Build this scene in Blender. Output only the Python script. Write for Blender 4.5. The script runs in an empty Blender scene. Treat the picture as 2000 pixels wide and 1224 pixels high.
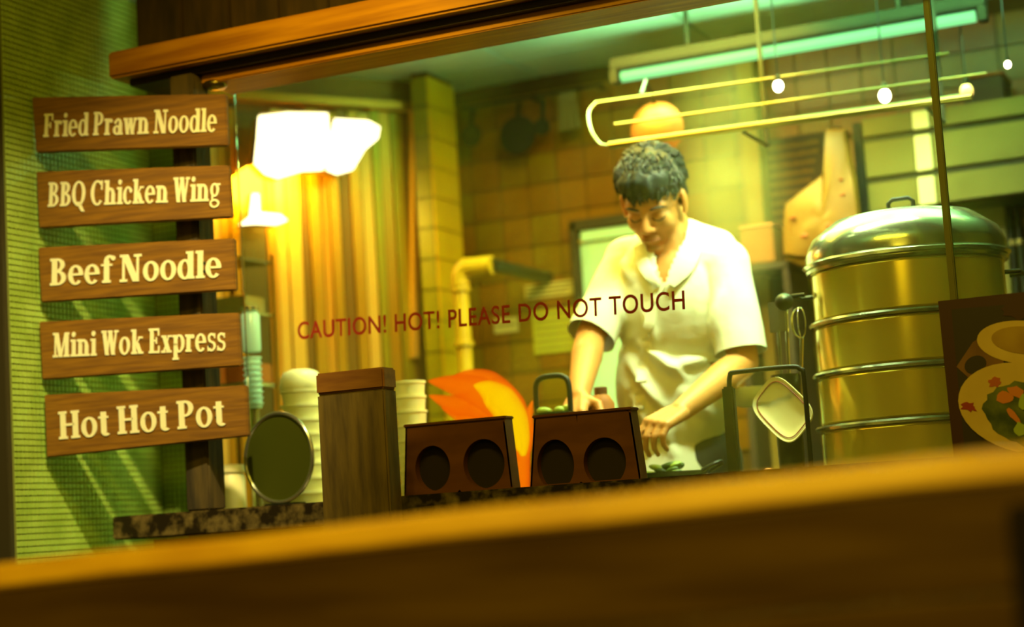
import bpy, bmesh, math, random
import numpy as np
from mathutils import Vector, Matrix, noise
random.seed(7)
SC = bpy.context.scene
COL = SC.collection
V = Vector

# ------------------------------------------------------------------ camera
EYE = V((0, 0, .8)); FPX = 3500.0
PITCH, ROLL, YAW = math.radians(6.75), math.radians(3.6), math.radians(24.4)
FW = V((-math.sin(YAW) * math.cos(PITCH), math.cos(YAW) * math.cos(PITCH), math.sin(PITCH)))
_r = FW.cross(V((0, 0, 1))).normalized(); _u = _r.cross(FW)
CR = _r * math.cos(ROLL) - _u * math.sin(ROLL)
CU = _u * math.cos(ROLL) + _r * math.sin(ROLL)
cam = bpy.data.cameras.new('camera'); cam_o = bpy.data.objects.new('camera', cam); COL.objects.link(cam_o)
M = Matrix((CR, CU, -FW)).transposed().to_4x4(); M.translation = EYE
cam_o.matrix_world = M
cam.sensor_width = 36; cam.lens = FPX / 2000 * 36; cam.clip_start = .05; cam.clip_end = 100
cam.dof.use_dof = True; cam.dof.focus_distance = 3.66; cam.dof.aperture_fstop = 1.6
SC.camera = cam_o

def ray(x, y): return (FW * FPX + CR * (x - 1000) + CU * (612 - y)) / FPX
def atY(x, y, Y): d = ray(x, y); return EYE + d * (Y / d.y)
def atX(x, y, X): d = ray(x, y); return EYE + d * (X / d.x)
def atZ(x, y, Z): d = ray(x, y); return EYE + d * ((Z - EYE.z) / d.z)
def atD(x, y, D): return EYE + ray(x, y) * D

# ------------------------------------------------------------------ world, exposure, large lights
SC.view_settings.view_transform = 'Standard'; SC.view_settings.look = 'None'
SC.view_settings.gamma = 1; SC.view_settings.use_curve_mapping = False
SC.view_settings.exposure = 0
W = bpy.data.worlds.new('night'); SC.world = W; W.use_nodes = True
W.node_tree.nodes['Background'].inputs[0].default_value = (1, .62, .12, 1)
W.node_tree.nodes['Background'].inputs[1].default_value = .05

def light(name, kind, loc, energy, color, size=.1, target=None, size_y=None, spot=None, blend=.3, spread=180):
    l = bpy.data.lights.new(name, kind); o = bpy.data.objects.new(name, l); COL.objects.link(o)
    o.location = loc; l.energy = energy; l.color = color
    if kind == 'AREA':
        l.size = size; l.spread = math.radians(spread)
        if size_y: l.shape = 'RECTANGLE'; l.size_y = size_y
    else: l.shadow_soft_size = size
    if kind == 'SPOT': l.spot_size = math.radians(spot or 60); l.spot_blend = blend
    if target is not None:
        o.rotation_euler = (V(target) - V(loc)).to_track_quat('-Z', 'Y').to_euler()
    return o
# street side lamp over the window: throws the sign shadows on the mosaic
light('shop_front_lamp', 'SPOT', (-1.42, 2.16, 2.87), 350, (1, .86, .38), .03, (-2.62, 3.45, .92), spot=37, blend=1)
light('walkway_lamp', 'AREA', (-1.0, 1.62, 2.9), 38, (1, .76, .04), 1.4, (-1.0, 1.72, .8), size_y=.25)
light('beam_lamp', 'SPOT', (-1.6, 2.7, 2.3), 34, (1, .70, .06), .03, (-1.9, 3.45, 1.95), spot=70, blend=1)  # added light, brightens the face of the window beam
light('street_fill', 'AREA', (-.3, -.6, 2.6), 9, (1, .74, .08), 1.4, (-1.4, 3.4, .9))
light('bench_lamp', 'AREA', (-.5, .55, 1.9), 2.6, (1, .76, .04), .6, (-.9, 1.7, .6))  # added close to the bench to lift its front planks
# kitchen lights, fills added
light('cool_counter_lamp', 'SPOT', (-2.05, 3.78, 1.8), 14, (.55, 1, .95), .03, (-2.29, 3.82, 1.05), spot=22, blend=.6)
light('kitchen_tube_glow', 'AREA', (-1.45, 4.62, 2.03), 17, (.50, 1, .40), 1.5, (-1.4, 4.4, 0), size_y=.08, spread=115)
light('kitchen_ceiling_lamp', 'AREA', (-1.6, 4.3, 2.15), 27, (1, .66, .08), .7, (-1.7, 5.0, .6), spread=140)
light('ceiling_wash', 'AREA', (-1.1, 4.5, 1.98), 40, (.38, 1, .55), 1.4, (-1.1, 4.1, 4), size_y=.1)
light('hanging_work_lamp_glow', 'AREA', (-2.9, 4.55, 1.95), 32, (1, .70, .07), .3, (-3.2, 5.1, 1.5))  # added glow to go with the glare panels
light('window_tube_glow', 'AREA', (-1.15, 3.80, 2.12), 26, (.76, 1, .60), .9, (-1.35, 4.2, 1.0), size_y=.07, spread=112)  # added tube-shaped light for the lid highlights and the shirt
light('cupboard_lamp', 'AREA', (-.5, 4.3, 2.15), 1.0, (1, .80, .30), .4, (-.7, 5.0, 1.5))  # added to brighten the cupboard, no lamp stands here

# ------------------------------------------------------------------ materials
def lin(c):
    return tuple(((v / 255) / 12.92 if v <= 10 else ((v / 255 + .055) / 1.055) ** 2.4) for v in c) + (1,)
def mat(name, c, rough=.5, metal=0, c2=None, scale=8, stretch=(1, 1, 1), bump=0, emit=None, es=0, detail=4, trans=0, coat=0, lo=.35, hi=.65, bscale=None):
    m = bpy.data.materials.new(name); m.use_nodes = True; nt = m.node_tree; b = nt.nodes['Principled BSDF']
    b.inputs['Base Color'].default_value = lin(c); b.inputs['Roughness'].default_value = rough; b.inputs['Metallic'].default_value = metal
    if coat: b.inputs['Coat Weight'].default_value = coat
    if trans: b.inputs['Transmission Weight'].default_value = trans
    if emit: b.inputs['Emission Color'].default_value = lin(emit); b.inputs['Emission Strength'].default_value = es
    if c2 or bump:
        tc = nt.nodes.new('ShaderNodeTexCoord'); mp = nt.nodes.new('ShaderNodeMapping'); mp.inputs['Scale'].default_value = stretch
        n = nt.nodes.new('ShaderNodeTexNoise'); n.inputs['Scale'].default_value = scale; n.inputs['Detail'].default_value = detail
        nt.links.new(tc.outputs['Object'], mp.inputs['Vector']); nt.links.new(mp.outputs[0], n.inputs['Vector'])
        if c2:
            r = nt.nodes.new('ShaderNodeValToRGB'); r.color_ramp.elements[0].position = lo; r.color_ramp.elements[1].position = hi
            r.color_ramp.elements[0].color = lin(c); r.color_ramp.elements[1].color = lin(c2)
            nt.links.new(n.outputs['Fac'], r.inputs['Fac']); nt.links.new(r.outputs[0], b.inputs['Base Color'])
        if bump:
            bp = nt.nodes.new('ShaderNodeBump'); bp.inputs['Strength'].default_value = bump; bp.inputs['Distance'].default_value = .01
            nt.links.new(n.outputs['Fac'], bp.inputs['Height']); nt.links.new(bp.outputs[0], b.inputs['Normal'])
    return m
MT = {}
MT['sign_wood'] = mat('stained_sign_wood', (136, 90, 0), .6, c2=(108, 68, 0), scale=9, stretch=(1, 1, 14), bump=.15)
MT['letter'] = mat('cream_paint', (238, 230, 186), .6)
MT['post_wood'] = mat('dark_post_wood', (84, 66, 26), .75, c2=(44, 34, 12), scale=7, stretch=(6, 6, 1), bump=.3)
MT['block_wood'] = mat('weathered_post_wood', (116, 92, 30), .75, c2=(80, 62, 18), scale=6, stretch=(7, 7, 1), bump=.3)
MT['block_cap'] = mat('orange_brown_wood', (146, 94, 10), .65, c2=(116, 66, 4), scale=6, stretch=(1, 7, 7))
MT['beam_wood'] = mat('orange_stained_wood', (200, 134, 10), .5, c2=(160, 98, 4), scale=6, stretch=(.6, 9, 9), bump=.15)
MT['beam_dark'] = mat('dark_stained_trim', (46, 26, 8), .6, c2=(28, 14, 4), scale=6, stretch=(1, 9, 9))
MT['panel_dark'] = mat('dark_brown_boarding', (66, 44, 12), .7, c2=(40, 24, 6), scale=5, stretch=(6, 6, 1), bump=.2)
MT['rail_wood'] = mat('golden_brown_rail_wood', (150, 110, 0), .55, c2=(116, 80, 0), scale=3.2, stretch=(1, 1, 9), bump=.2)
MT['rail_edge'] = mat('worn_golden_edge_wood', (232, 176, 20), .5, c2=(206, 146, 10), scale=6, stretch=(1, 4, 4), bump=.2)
MT['granite'] = mat('speckled_granite', (34, 26, 12), .3, c2=(124, 104, 58), scale=34, detail=7, lo=.42, hi=.72)
MT['mosaic'] = mat('green_glass_mosaic', (166, 190, 84), .28, c2=(144, 168, 64), scale=14)
MT['grout'] = mat('mosaic_grout', (116, 122, 50), .9)
MT['tile'] = mat('brown_wall_tile', (142, 98, 0), .3, c2=(120, 78, 0), scale=5)
MT['tile2'] = mat('olive_wall_tile', (134, 108, 0), .3, c2=(116, 88, 0), scale=5)
MT['tile_orange'] = mat('orange_wall_tile', (150, 84, 0), .3, c2=(124, 64, 0), scale=5)
MT['tile_grout'] = mat('tile_grout', (84, 58, 0), .9)
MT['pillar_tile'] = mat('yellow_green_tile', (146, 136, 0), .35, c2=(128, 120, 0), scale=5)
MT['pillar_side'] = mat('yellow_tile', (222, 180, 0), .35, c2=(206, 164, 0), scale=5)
MT['white_panel'] = mat('ceiling_panel_paint', (186, 208, 180), .35, c2=(168, 192, 162), scale=2)
MT['steel'] = mat('brushed_steel', (206, 206, 172), .2, .92)
MT['steamer_wall'] = mat('satin_yellowed_steel', (240, 212, 84), .18, .62)
MT['steel_soft'] = mat('worn_steel', (150, 132, 70), .3, 1, bump=.05, scale=30)
MT['steel_dark'] = mat('dark_steel', (60, 62, 44), .4, .8)
MT['black'] = mat('black_iron', (20, 20, 12), .5, .3)
MT['lacquer'] = mat('red_brown_lacquer', (112, 62, 10), .5, c2=(86, 42, 4), scale=5, stretch=(1, 4, 4))
MT['hollow'] = mat('dark_hollow', (30, 8, 0), .7)
MT['yellow_pipe'] = mat('yellow_pipe_paint', (206, 168, 24), .4, c2=(190, 150, 16), scale=9)
MT['door_paint'] = mat('pale_turquoise_paint', (196, 244, 224), .4, c2=(186, 236, 214), scale=3)
MT['door_frame'] = mat('dark_olive_paint', (52, 44, 14), .6)
MT['shirt'] = mat('white_cotton', (232, 230, 196), .85, bump=.12, scale=60)
MT['skin'] = mat('skin', (208, 142, 72), .5, c2=(196, 128, 60), scale=7)
MT['skin'].node_tree.nodes['Principled BSDF'].inputs['Subsurface Weight'].default_value = .05
MT['hair'] = mat('black_hair', (30, 34, 24), .62)
MT['brow'] = mat('brow_hair', (40, 26, 12), .7)
MT['trousers'] = mat('dark_cloth', (40, 38, 28), .9)
MT['lip'] = mat('lips', (176, 100, 62), .5)
MT['red_ink'] = mat('red_ink', (150, 26, 6), .6)
MT['paper'] = mat('cream_paper', (206, 190, 110), .8)
MT['paper_green'] = mat('yellow_green_paper', (176, 176, 30), .8)
MT['paper_ink'] = mat('grey_ink', (104, 92, 40), .8)
MT['chalk'] = mat('dark_menu_board', (56, 36, 12), .6)
MT['chalk_text'] = mat('tan_lettering', (126, 92, 36), .7)
MT['bag'] = mat('cream_plastic', (152, 104, 30), .5, c2=(136, 86, 20), scale=8)
MT['bag_red'] = mat('red_print', (180, 84, 26), .5)
MT['copper'] = mat('copper', (170, 96, 14), .5, .2, c2=(136, 70, 6), scale=12)
MT['white_plastic'] = mat('white_plastic', (236, 222, 160), .4)
MT['blue_plastic'] = mat('pale_blue_plastic', (184, 226, 222), .25, emit=None)
MT['green'] = mat('dark_green_leaf', (44, 66, 14), .5, c2=(84, 104, 24), scale=20)
MT['leaf_pale'] = mat('pale_green_vegetable', (160, 176, 60), .5)
MT['print_dark'] = mat('printed_dark_brown', (42, 26, 6), .5)
MT['print_rim'] = mat('printed_cream', (214, 180, 96), .5, c2=(196, 160, 76), scale=8)
MT['print_soup'] = mat('printed_soup', (176, 138, 30), .5, c2=(156, 116, 20), scale=14)
MT['print_brown'] = mat('printed_tan', (128, 84, 22), .5, c2=(96, 58, 10), scale=9)
MT['print_green'] = mat('printed_greens', (46, 60, 8), .5, c2=(104, 110, 24), scale=22)
MT['print_orange'] = mat('printed_carrot', (206, 116, 20), .5)
MT['print_red'] = mat('printed_red', (150, 40, 18), .5)
MT['menu_frame'] = mat('dark_red_frame', (60, 20, 2), .45)
MT['floor'] = mat('floor_tile', (70, 58, 30), .5, c2=(54, 44, 20), scale=4)
MT['plaster'] = mat('mustard_plaster', (150, 116, 26), .7, c2=(132, 98, 18), scale=3)
MT['carton'] = mat('orange_brown_carton', (164, 96, 24), .7, c2=(146, 80, 16), scale=6)
MT['pink'] = mat('salmon_card', (226, 140, 84), .6)
MT['lid_dark'] = mat('smoky_green_steel', (92, 98, 28), .25, .55)
MT['lamp'] = mat('lit_lamp_glass', (255, 250, 220), .5, emit=(255, 240, 190), es=4.5)
MT['bulb'] = mat('lit_bulb_glass', (255, 240, 220), .5, emit=(255, 236, 206), es=14)
MT['bulb_dim'] = mat('dim_bulb_glass', (255, 210, 130), .5, emit=(255, 200, 110), es=2.0)
MT['bulb_orange'] = mat('orange_bulb_glass', (255, 130, 20), .5, emit=(255, 120, 10), es=2.4)
MT['tube'] = mat('lit_tube_glass', (60, 100, 60), .5, emit=(140, 242, 165), es=.95)
MT['seam'] = mat('silicone_seam', (120, 116, 30), .4, trans=.3)
for i, (c, r) in enumerate([((96, 80, 30), .35), ((204, 134, 14), .4), ((230, 176, 70), .4), ((130, 88, 6), .35), ((190, 134, 10), .3), ((160, 140, 14), .35)]):
    MT['strip%d' % i] = mat('splash_sheet_%s' % 'abcdef'[i], c, r, .55, bump=.04, scale=5, stretch=(12, 12, .6))

def glass_material():
    m = bpy.data.materials.new('smeared_window_glass'); m.use_nodes = True; nt = m.node_tree; nt.nodes.clear()
    out = nt.nodes.new('ShaderNodeOutputMaterial'); tr = nt.nodes.new('ShaderNodeBsdfTransparent'); tr.inputs[0].default_value = (.97, .985, .93, 1)
    gl = nt.nodes.new('ShaderNodeBsdfGlossy'); gl.inputs['Roughness'].default_value = .02
    fr = nt.nodes.new('ShaderNodeFresnel'); fr.inputs[0].default_value = 1.3
    mx = nt.nodes.new('ShaderNodeMixShader'); nt.links.new(fr.outputs[0], mx.inputs[0]); nt.links.new(tr.outputs[0], mx.inputs[1]); nt.links.new(gl.outputs[0], mx.inputs[2])
    tl = nt.nodes.new('ShaderNodeBsdfTranslucent'); tl.inputs[0].default_value = lin((230, 216, 90))  # yellow translucent layer puts the hazy veil into the glass
    tc = nt.nodes.new('ShaderNodeTexCoord'); mp = nt.nodes.new('ShaderNodeMapping'); mp.inputs['Scale'].default_value = (1, 1, .6)
    n = nt.nodes.new('ShaderNodeTexNoise'); n.inputs['Scale'].default_value = 3; n.inputs['Detail'].default_value = 5
    rp = nt.nodes.new('ShaderNodeMapRange'); rp.inputs[1].default_value = .4; rp.inputs[2].default_value = .8; rp.inputs[3].default_value = .008; rp.inputs[4].default_value = .075
    nt.links.new(tc.outputs['Object'], mp.inputs[0]); nt.links.new(mp.outputs[0], n.inputs['Vector']); nt.links.new(n.outputs['Fac'], rp.inputs[0])
    m2 = nt.nodes.new('ShaderNodeMixShader'); nt.links.new(rp.outputs[0], m2.inputs[0]); nt.links.new(mx.outputs[0], m2.inputs[1]); nt.links.new(tl.outputs[0], m2.inputs[2])
    nt.links.new(m2.outputs[0], out.inputs[0]); return m
MT['glass'] = glass_material()

def flame_material(name, c_edge, c_core, s, dens):
    m = bpy.data.materials.new(name); m.use_nodes = True; nt = m.node_tree; nt.nodes.clear()
    out = nt.nodes.new('ShaderNodeOutputMaterial'); tr = nt.nodes.new('ShaderNodeBsdfTransparent')
    em = nt.nodes.new('ShaderNodeEmission'); em.inputs[1].default_value = s
    lw = nt.nodes.new('ShaderNodeLayerWeight'); lw.inputs[0].default_value = .35
    rp = nt.nodes.new('ShaderNodeMapRange'); rp.inputs[1].default_value = 0; rp.inputs[2].default_value = .9; rp.inputs[3].default_value = dens; rp.inputs[4].default_value = 0
    cr = nt.nodes.new('ShaderNodeValToRGB'); cr.color_ramp.elements[0].color = lin(c_core); cr.color_ramp.elements[1].color = lin(c_edge); cr.color_ramp.elements[1].position = .6
    nt.links.new(lw.outputs['Facing'], rp.inputs[0]); nt.links.new(lw.outputs['Facing'], cr.inputs[0]); nt.links.new(cr.outputs[0], em.inputs[0])
    mx = nt.nodes.new('ShaderNodeMixShader'); nt.links.new(rp.outputs[0], mx.inputs[0]); nt.links.new(tr.outputs[0], mx.inputs[1]); nt.links.new(em.outputs[0], mx.inputs[2])
    nt.links.new(mx.outputs[0], out.inputs[0]); return m
MT['flame_out'] = flame_material('orange_flame', (250, 76, 0), (255, 118, 0), 1.0, .93)
MT['flame_in'] = flame_material('yellow_flame', (255, 170, 0), (255, 200, 0), 1.1, 1.0)

# ------------------------------------------------------------------ mesh helpers
def basis(d):
    d = d.normalized(); a = V((0, 0, 1)) if abs(d.z) < .9 else V((1, 0, 0))
    x = a.cross(d).normalized(); return x, d.cross(x)
class MB:
    def __init__(s): s.v = []; s.f = []
    def add(s, vs, fs):
        n = len(s.v); s.v += [tuple(v) for v in vs]; s.f += [tuple(i + n for i in f) for f in fs]; return s
    def hexa(s, p):
        return s.add(p, [(0, 3, 2, 1), (4, 5, 6, 7), (0, 1, 5, 4), (1, 2, 6, 5), (2, 3, 7, 6), (3, 0, 4, 7)])
    def box(s, x0, x1, y0, y1, z0, z1):
        return s.hexa([(x0, y0, z0), (x1, y0, z0), (x1, y1, z0), (x0, y1, z0), (x0, y0, z1), (x1, y0, z1), (x1, y1, z1), (x0, y1, z1)])
    def bbox(s, x0, x1, y0, y1, z0, z1, b=.002):
        # box with chamfered edges on all sides
        c = V(((x0 + x1) / 2, (y0 + y1) / 2, (z0 + z1) / 2)); h = V((abs(x1 - x0) / 2, abs(y1 - y0) / 2, abs(z1 - z0) / 2))
        bm = bmesh.new(); bmesh.ops.create_cube(bm, size=2, matrix=Matrix.Translation(c) @ Matrix.Diagonal((h.x, h.y, h.z, 1)))
        bmesh.ops.bevel(bm, geom=bm.edges[:], offset=min(b, h.x * .8, h.y * .8, h.z * .8), segments=2, affect='EDGES')
        return s.from_bm(bm)
    def from_bm(s, bm):
        bm.verts.index_update(); s.add([v.co[:] for v in bm.verts], [[v.index for v in f.verts] for f in bm.faces]); bm.free(); return s
    def slab(s, quad, n, t):
        # four corners, extruded along -n (depth t)
        q = [V(p) for p in quad]; n = V(n) * t
        return s.hexa([q[0], q[1], q[1] + n, q[0] + n, q[3], q[2], q[2] + n, q[3] + n])
    def tube(s, pts, r, seg=12, cap=True, closed=False, sx=1, up=None):
        pts = [V(p) for p in pts]; n = len(pts); rs = r if isinstance(r, (list, tuple)) else [r] * n
        vs = []; px = None
        for i, p in enumerate(pts):
            a = pts[(i - 1) % n] if (i or closed) else p; b = pts[(i + 1) % n] if (i < n - 1 or closed) else p
            d = (b - a).normalized()
            if px is None: px, py = basis(d)
            else:
                px = (px - d * px.dot(d)).normalized(); py = d.cross(px)
            for k in range(seg):
                t = 2 * math.pi * k / seg; vs.append(p + (px * math.cos(t) * sx + py * math.sin(t)) * rs[i])
        fs = []
        for i in range(n if closed else n - 1):
            for k in range(seg):
                a = i * seg + k; b = i * seg + (k + 1) % seg; j = ((i + 1) % n) * seg
                fs.append((a, b, j + (k + 1) % seg, j + k))
        if cap and not closed:
            fs.append(tuple(range(seg))[::-1]); fs.append(tuple((n - 1) * seg + k for k in range(seg)))
        return s.add(vs, fs)
    def lathe(s, c, prof, seg=40, axis=(0, 0, 1), close=True):
        c = V(c); ax = V(axis).normalized(); x, y = basis(ax); vs = []; fs = []
        for (r, h) in prof:
            for k in range(seg):
                t = 2 * math.pi * k / seg; vs.append(c + ax * h + (x * math.cos(t) + y * math.sin(t)) * r)
        for i in range(len(prof) - 1):
            for k in range(seg):
                a = i * seg + k; b = i * seg + (k + 1) % seg; fs.append((a, b, b + seg, a + seg))
        if close:
            fs.append(tuple(range(seg))[::-1]); fs.append(tuple((len(prof) - 1) * seg + k for k in range(seg)))
        return s.add(vs, fs)
    def ell(s, c, r, ax=None, seg=20, rings=12, cap=None):
        c = V(c); ax = ax or (V((1, 0, 0)), V((0, 1, 0)), V((0, 0, 1))); vs = [c + ax[2] * r[2]]; fs = []
        for i in range(1, rings):
            p = math.pi * i / rings
            for k in range(seg):
                t = 2 * math.pi * k / seg
                vs.append(c + ax[0] * (r[0] * math.sin(p) * math.cos(t)) + ax[1] * (r[1] * math.sin(p) * math.sin(t)) + ax[2] * (r[2] * math.cos(p)))
        vs.append(c - ax[2] * r[2]); L = len(vs) - 1
        for k in range(seg):
            fs.append((0, 1 + k, 1 + (k + 1) % seg)); b = 1 + (rings - 2) * seg; fs.append((L, b + (k + 1) % seg, b + k))
        for i in range(rings - 2):
            for k in range(seg):
                a = 1 + i * seg + k; b = 1 + i * seg + (k + 1) % seg; fs.append((a, a + seg, b + seg, b))
        return s.add(vs, fs)
    def cap2(s, a, b, ra, rb, seg=16):
        # tapered capsule
        a = V(a); b = V(b); d = (b - a); L = d.length; d = d / L if L > 1e-6 else V((0, 0, 1)); pts = []; rs = []
        for k in range(0, 7):
            t = math.pi / 2 * (1 - k / 6.0); pts.append(a - d * ra * math.sin(t)); rs.append(max(ra * math.cos(t), ra * .02))
        for k in range(0, 7):
            t = math.pi / 2 * k / 6.0; pts.append(b + d * rb * math.sin(t)); rs.append(max(rb * math.cos(t), rb * .02))
        # fixed frame
        x, y = basis(d); vs = []; fs = []
        for p, r in zip(pts, rs):
            for k in range(seg):
                t = 2 * math.pi * k / seg; vs.append(p + (x * math.cos(t) + y * math.sin(t)) * r)
        n = len(pts)
        for i in range(n - 1):
            for k in range(seg):
                q = i * seg + k; w = i * seg + (k + 1) % seg; fs.append((q, w, w + seg, q + seg))
        fs.append(tuple(range(seg))[::-1]); fs.append(tuple((n - 1) * seg + k for k in range(seg)))
        return s.add(vs, fs)
    def build(s, name, m, parent=None, smooth=False, kind=None):
        L = root_loc(parent); me = bpy.data.meshes.new(name)
        me.from_pydata([(v[0] - L[0], v[1] - L[1], v[2] - L[2]) for v in s.v], [], s.f); me.update()
        bm = bmesh.new(); bm.from_mesh(me); bmesh.ops.recalc_face_normals(bm, faces=bm.faces[:]); bm.to_mesh(me); bm.free()
        if smooth:
            me.polygons.foreach_set('use_smooth', [True] * len(me.polygons))
            try: me.set_sharp_from_angle(angle=math.radians(40))
            except Exception: pass
        me.materials.append(MT[m] if isinstance(m, str) else m)
        o = bpy.data.objects.new(name, me); COL.objects.link(o); o.parent = parent
        if kind: o['kind'] = kind
        return o
def root_loc(p):
    if p is None: return (0, 0, 0)
    while p.parent: p = p.parent
    return tuple(p.location)
def thing(name, label, cat, loc=(0, 0, 0), group=None):
    o = bpy.data.objects.new(name, None); COL.objects.link(o); o.location = loc; o.empty_display_size = .05
    o['label'] = label; o['category'] = cat
    if group: o['group'] = group
    return o
def tag(o, label, cat, group=None):
    o['label'] = label; o['category'] = cat
    if group: o['group'] = group
    return o
def setting(o): o['kind'] = 'structure'; return o
def dup(root, delta, label, group=None):
    c = root.copy(); COL.objects.link(c); c.location = root.location + V(delta); c['label'] = label
    if group: c['group'] = group
    for ch in list(root.children):
        k = ch.copy(); COL.objects.link(k); k.parent = c
        for g in ch.children:
            j = g.copy(); COL.objects.link(j); j.parent = k
    return c
def line(a, b, n): return [V(a).lerp(V(b), i / (n - 1)) for i in range(n)]
def spline(pts, n=8):
    pts = [V(p) for p in pts]; out = []
    for i in range(len(pts) - 1):
        p0 = pts[max(i - 1, 0)]; p1 = pts[i]; p2 = pts[i + 1]; p3 = pts[min(i + 2, len(pts) - 1)]
        for k in range(n):
            t = k / n; out.append(.5 * ((2 * p1) + (p2 - p0) * t + (2 * p0 - 5 * p1 + 4 * p2 - p3) * t * t + (3 * p1 - p0 - 3 * p2 + p3) * t ** 3))
    out.append(pts[-1]); return out

# ================================================================== SETTING
LEDGE = .88
fl = setting(MB().box(-5.5, 2.5, -1.5, 6.2, -.05, 0).build('floor', 'floor'))
CEIL = 2.24
# kitchen ceiling with separate panels
ce = setting(MB().box(-5.2, 1.2, 3.74, 5.45, CEIL, CEIL + .06).build('ceiling', 'steel_dark'))
pm = MB().bbox(-.296, .296, -.296, .296, 0, .012, .002)
base = None
for i in range(9):
    for j in range(3):
        x = -4.6 + .6 * i + .3; y = 3.75 + .3 + .6 * j
        if y > 5.3: continue
        if base is None: base = pm.build('panel', 'white_panel', ce, True); o = base
        else: o = base.copy(); COL.objects.link(o)
        o.location = (x, y, CEIL - .0125)
# far wall of the kitchen with single tiles
BY = 5.2
wb = setting(MB().box(-5.2, 1.2, BY, BY + .12, 0, CEIL + .05).build('wall_back', 'tile_grout'))
T = .1; tb = MB().bbox(-.0485, .0485, -.008, 0, -.0485, .0485, .003)
protos = {}
rnd = random.Random(3)
for i in range(24):
    for j in range(12):
        x = -2.62 + i * T; z = 1.03 + j * T
        if z > CEIL - .06: continue
        key = 'tile_orange' if (x > -1.5 and z > 1.75 and rnd.random() < .75) else rnd.choice(['tile', 'tile', 'tile2'])
        if key not in protos: o = protos[key] = tb.build('tile', key, wb, True)
        else: o = protos[key].copy(); COL.objects.link(o)
        o.location = (x, BY - .0005, z); o.rotation_euler = (rnd.uniform(-.012, .012), 0, rnd.uniform(-.012, .012))
# slanting side wall behind the bright glare panels, clad in upright metal strips
P2 = atD(806, 215, 5.72); az = math.radians(37.6); dw = V((math.sin(az), math.cos(az), 0))
nw = V((math.cos(az), -math.sin(az), 0))      # faces the street
def onside(x, y, off=0):                        # pixel ray on the side wall
    d = ray(x, y); p0 = P2 + nw * off; t = (p0 - EYE).dot(nw) / d.dot(nw); return EYE + d * t
a = P2 - dw * 1.6; a.z = 0; b = P2.copy(); b.z = 0
ws = setting(MB().slab([a, b, b + V((0, 0, CEIL)), a + V((0, 0, CEIL))], -nw, .1).build('wall_side', 'plaster'))
edges = [388, 408, 430, 452, 470, 522, 541, 562, 590, 607, 630, 648, 668, 690, 712, 735, 752, 775, 797]
cols = [4, 2, 4, 4, 0, 1, 2, 2, 3, 4, 1, 4, 3, 4, 2, 5, 4, 5]
for i in range(18):
    p = onside(edges[i] + 1.5, 550, .0); q = onside(edges[i + 1] - 1.5, 550, .0)
    z0, z1 = .9, onside(edges[i], 215 + (i % 3) * 4).z
    d = .012 + .006 * (i % 2)
    MB().slab([V((p.x, p.y, z0)), V((q.x, q.y, z0)), V((q.x, q.y, z1)), V((p.x, p.y, z1))], nw, d).build('panel', 'strip%d' % cols[i], ws)
# frame round it
tr1 = setting(MB().slab([onside(797, 700), onside(808, 700), onside(806, 208), onside(797, 206)], nw, .04).build('trim_1', 'strip2'))
tr2 = setting(MB().slab([onside(392, 196), onside(806, 222), onside(806, 208), onside(392, 180)], nw, .05).build('trim_2', 'strip4'))
# tiled pillar between the two
pa = atY(822, 500, 4.9); pb = atY(853, 500, 4.9); pc = atX(902, 500, pb.x)
pil = setting(MB().box(pa.x, pb.x, 4.9, pc.y, 0, CEIL).build('trim_3', 'tile_grout'))
for j in range(14):
    z = .96 + j * .0965
    if z + .09 > CEIL: break
    MB().bbox(pa.x + .001, pb.x - .001, 4.892, 4.9, z, z + .093, .002).build('tile', 'pillar_tile', pil)
    MB().bbox(pb.x, pb.x + .008, 4.893, pc.y - .002, z, z + .093, .002).build('tile', 'pillar_side', pil)
# right hand end of the kitchen and left closure
setting(MB().box(.9, 1.0, 3.74, 5.2, 0, CEIL).build('wall_right', 'plaster'))

# street front: mosaic wall on the left
wl = setting(MB().box(-3.9, -2.755, 3.262, 3.83, 0, 2.75).build('wall_left', 'grout'))
m = MB(); t = .0145
def tilequad(o, u, w, n):
    h = .0024; a_ = V(o); e = .0012
    p = [a_ + u * e + w * e, a_ + u * (t - e) + w * e, a_ + u * (t - e) + w * (t - e), a_ + u * e + w * (t - e)]
    k = [q + V(n) * h for q in p]
    c = sum(k, V()) / 4; k = [c + (q - c) * .9 for q in k]
    m.add(p + k, [(4, 5, 6, 7), (0, 1, 5, 4), (1, 2, 6, 5), (2, 3, 7, 6), (3, 0, 4, 7)])
for j in range(0, 118):
    for i in range(0, 39):
        tilequad((-2.755, 3.264 + i * t, .75 + j * t), V((0, 1, 0)), V((0, 0, 1)), (1, 0, 0))
m.build('mosaic_tiles', 'mosaic', wl, kind='stuff')
wr = setting(MB().box(-3.9, -2.625, 3.832, 3.92, 0, 2.75).build('wall_return', 'grout'))
m = MB()
for j in range(0, 80):
    for i in range(0, 9):
        tilequad((-2.753 + i * t, 3.832, .8 + j * t), V((1, 0, 0)), V((0, 0, 1)), (0, -1, 0))
m.build('mosaic_tiles', 'mosaic', wr, kind='stuff')
setting(MB().bbox(-3.9, -2.757, 3.245, 3.262, 0, 2.75, .002).build('trim_8', 'door_frame'))  # dark colour stands in for shade on the wall's near end
# dark boarding above the window, single boards
wf = setting(MB().box(-2.64, 1.2, 3.66, 3.73, 1.98, 3.0).build('wall_front', 'beam_dark'))
x = -2.64
while x < -.6:
    w = .14
    MB().bbox(x + .002, x + w - .002, 3.635, 3.66, 1.985, 2.9, .003).build('board', 'panel_dark', wf); x += w
# wall under the ledge
setting(MB().box(-2.62, 1.2, 3.60, 3.70, 0, .82).build('wall_below_window', 'plaster'))

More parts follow.
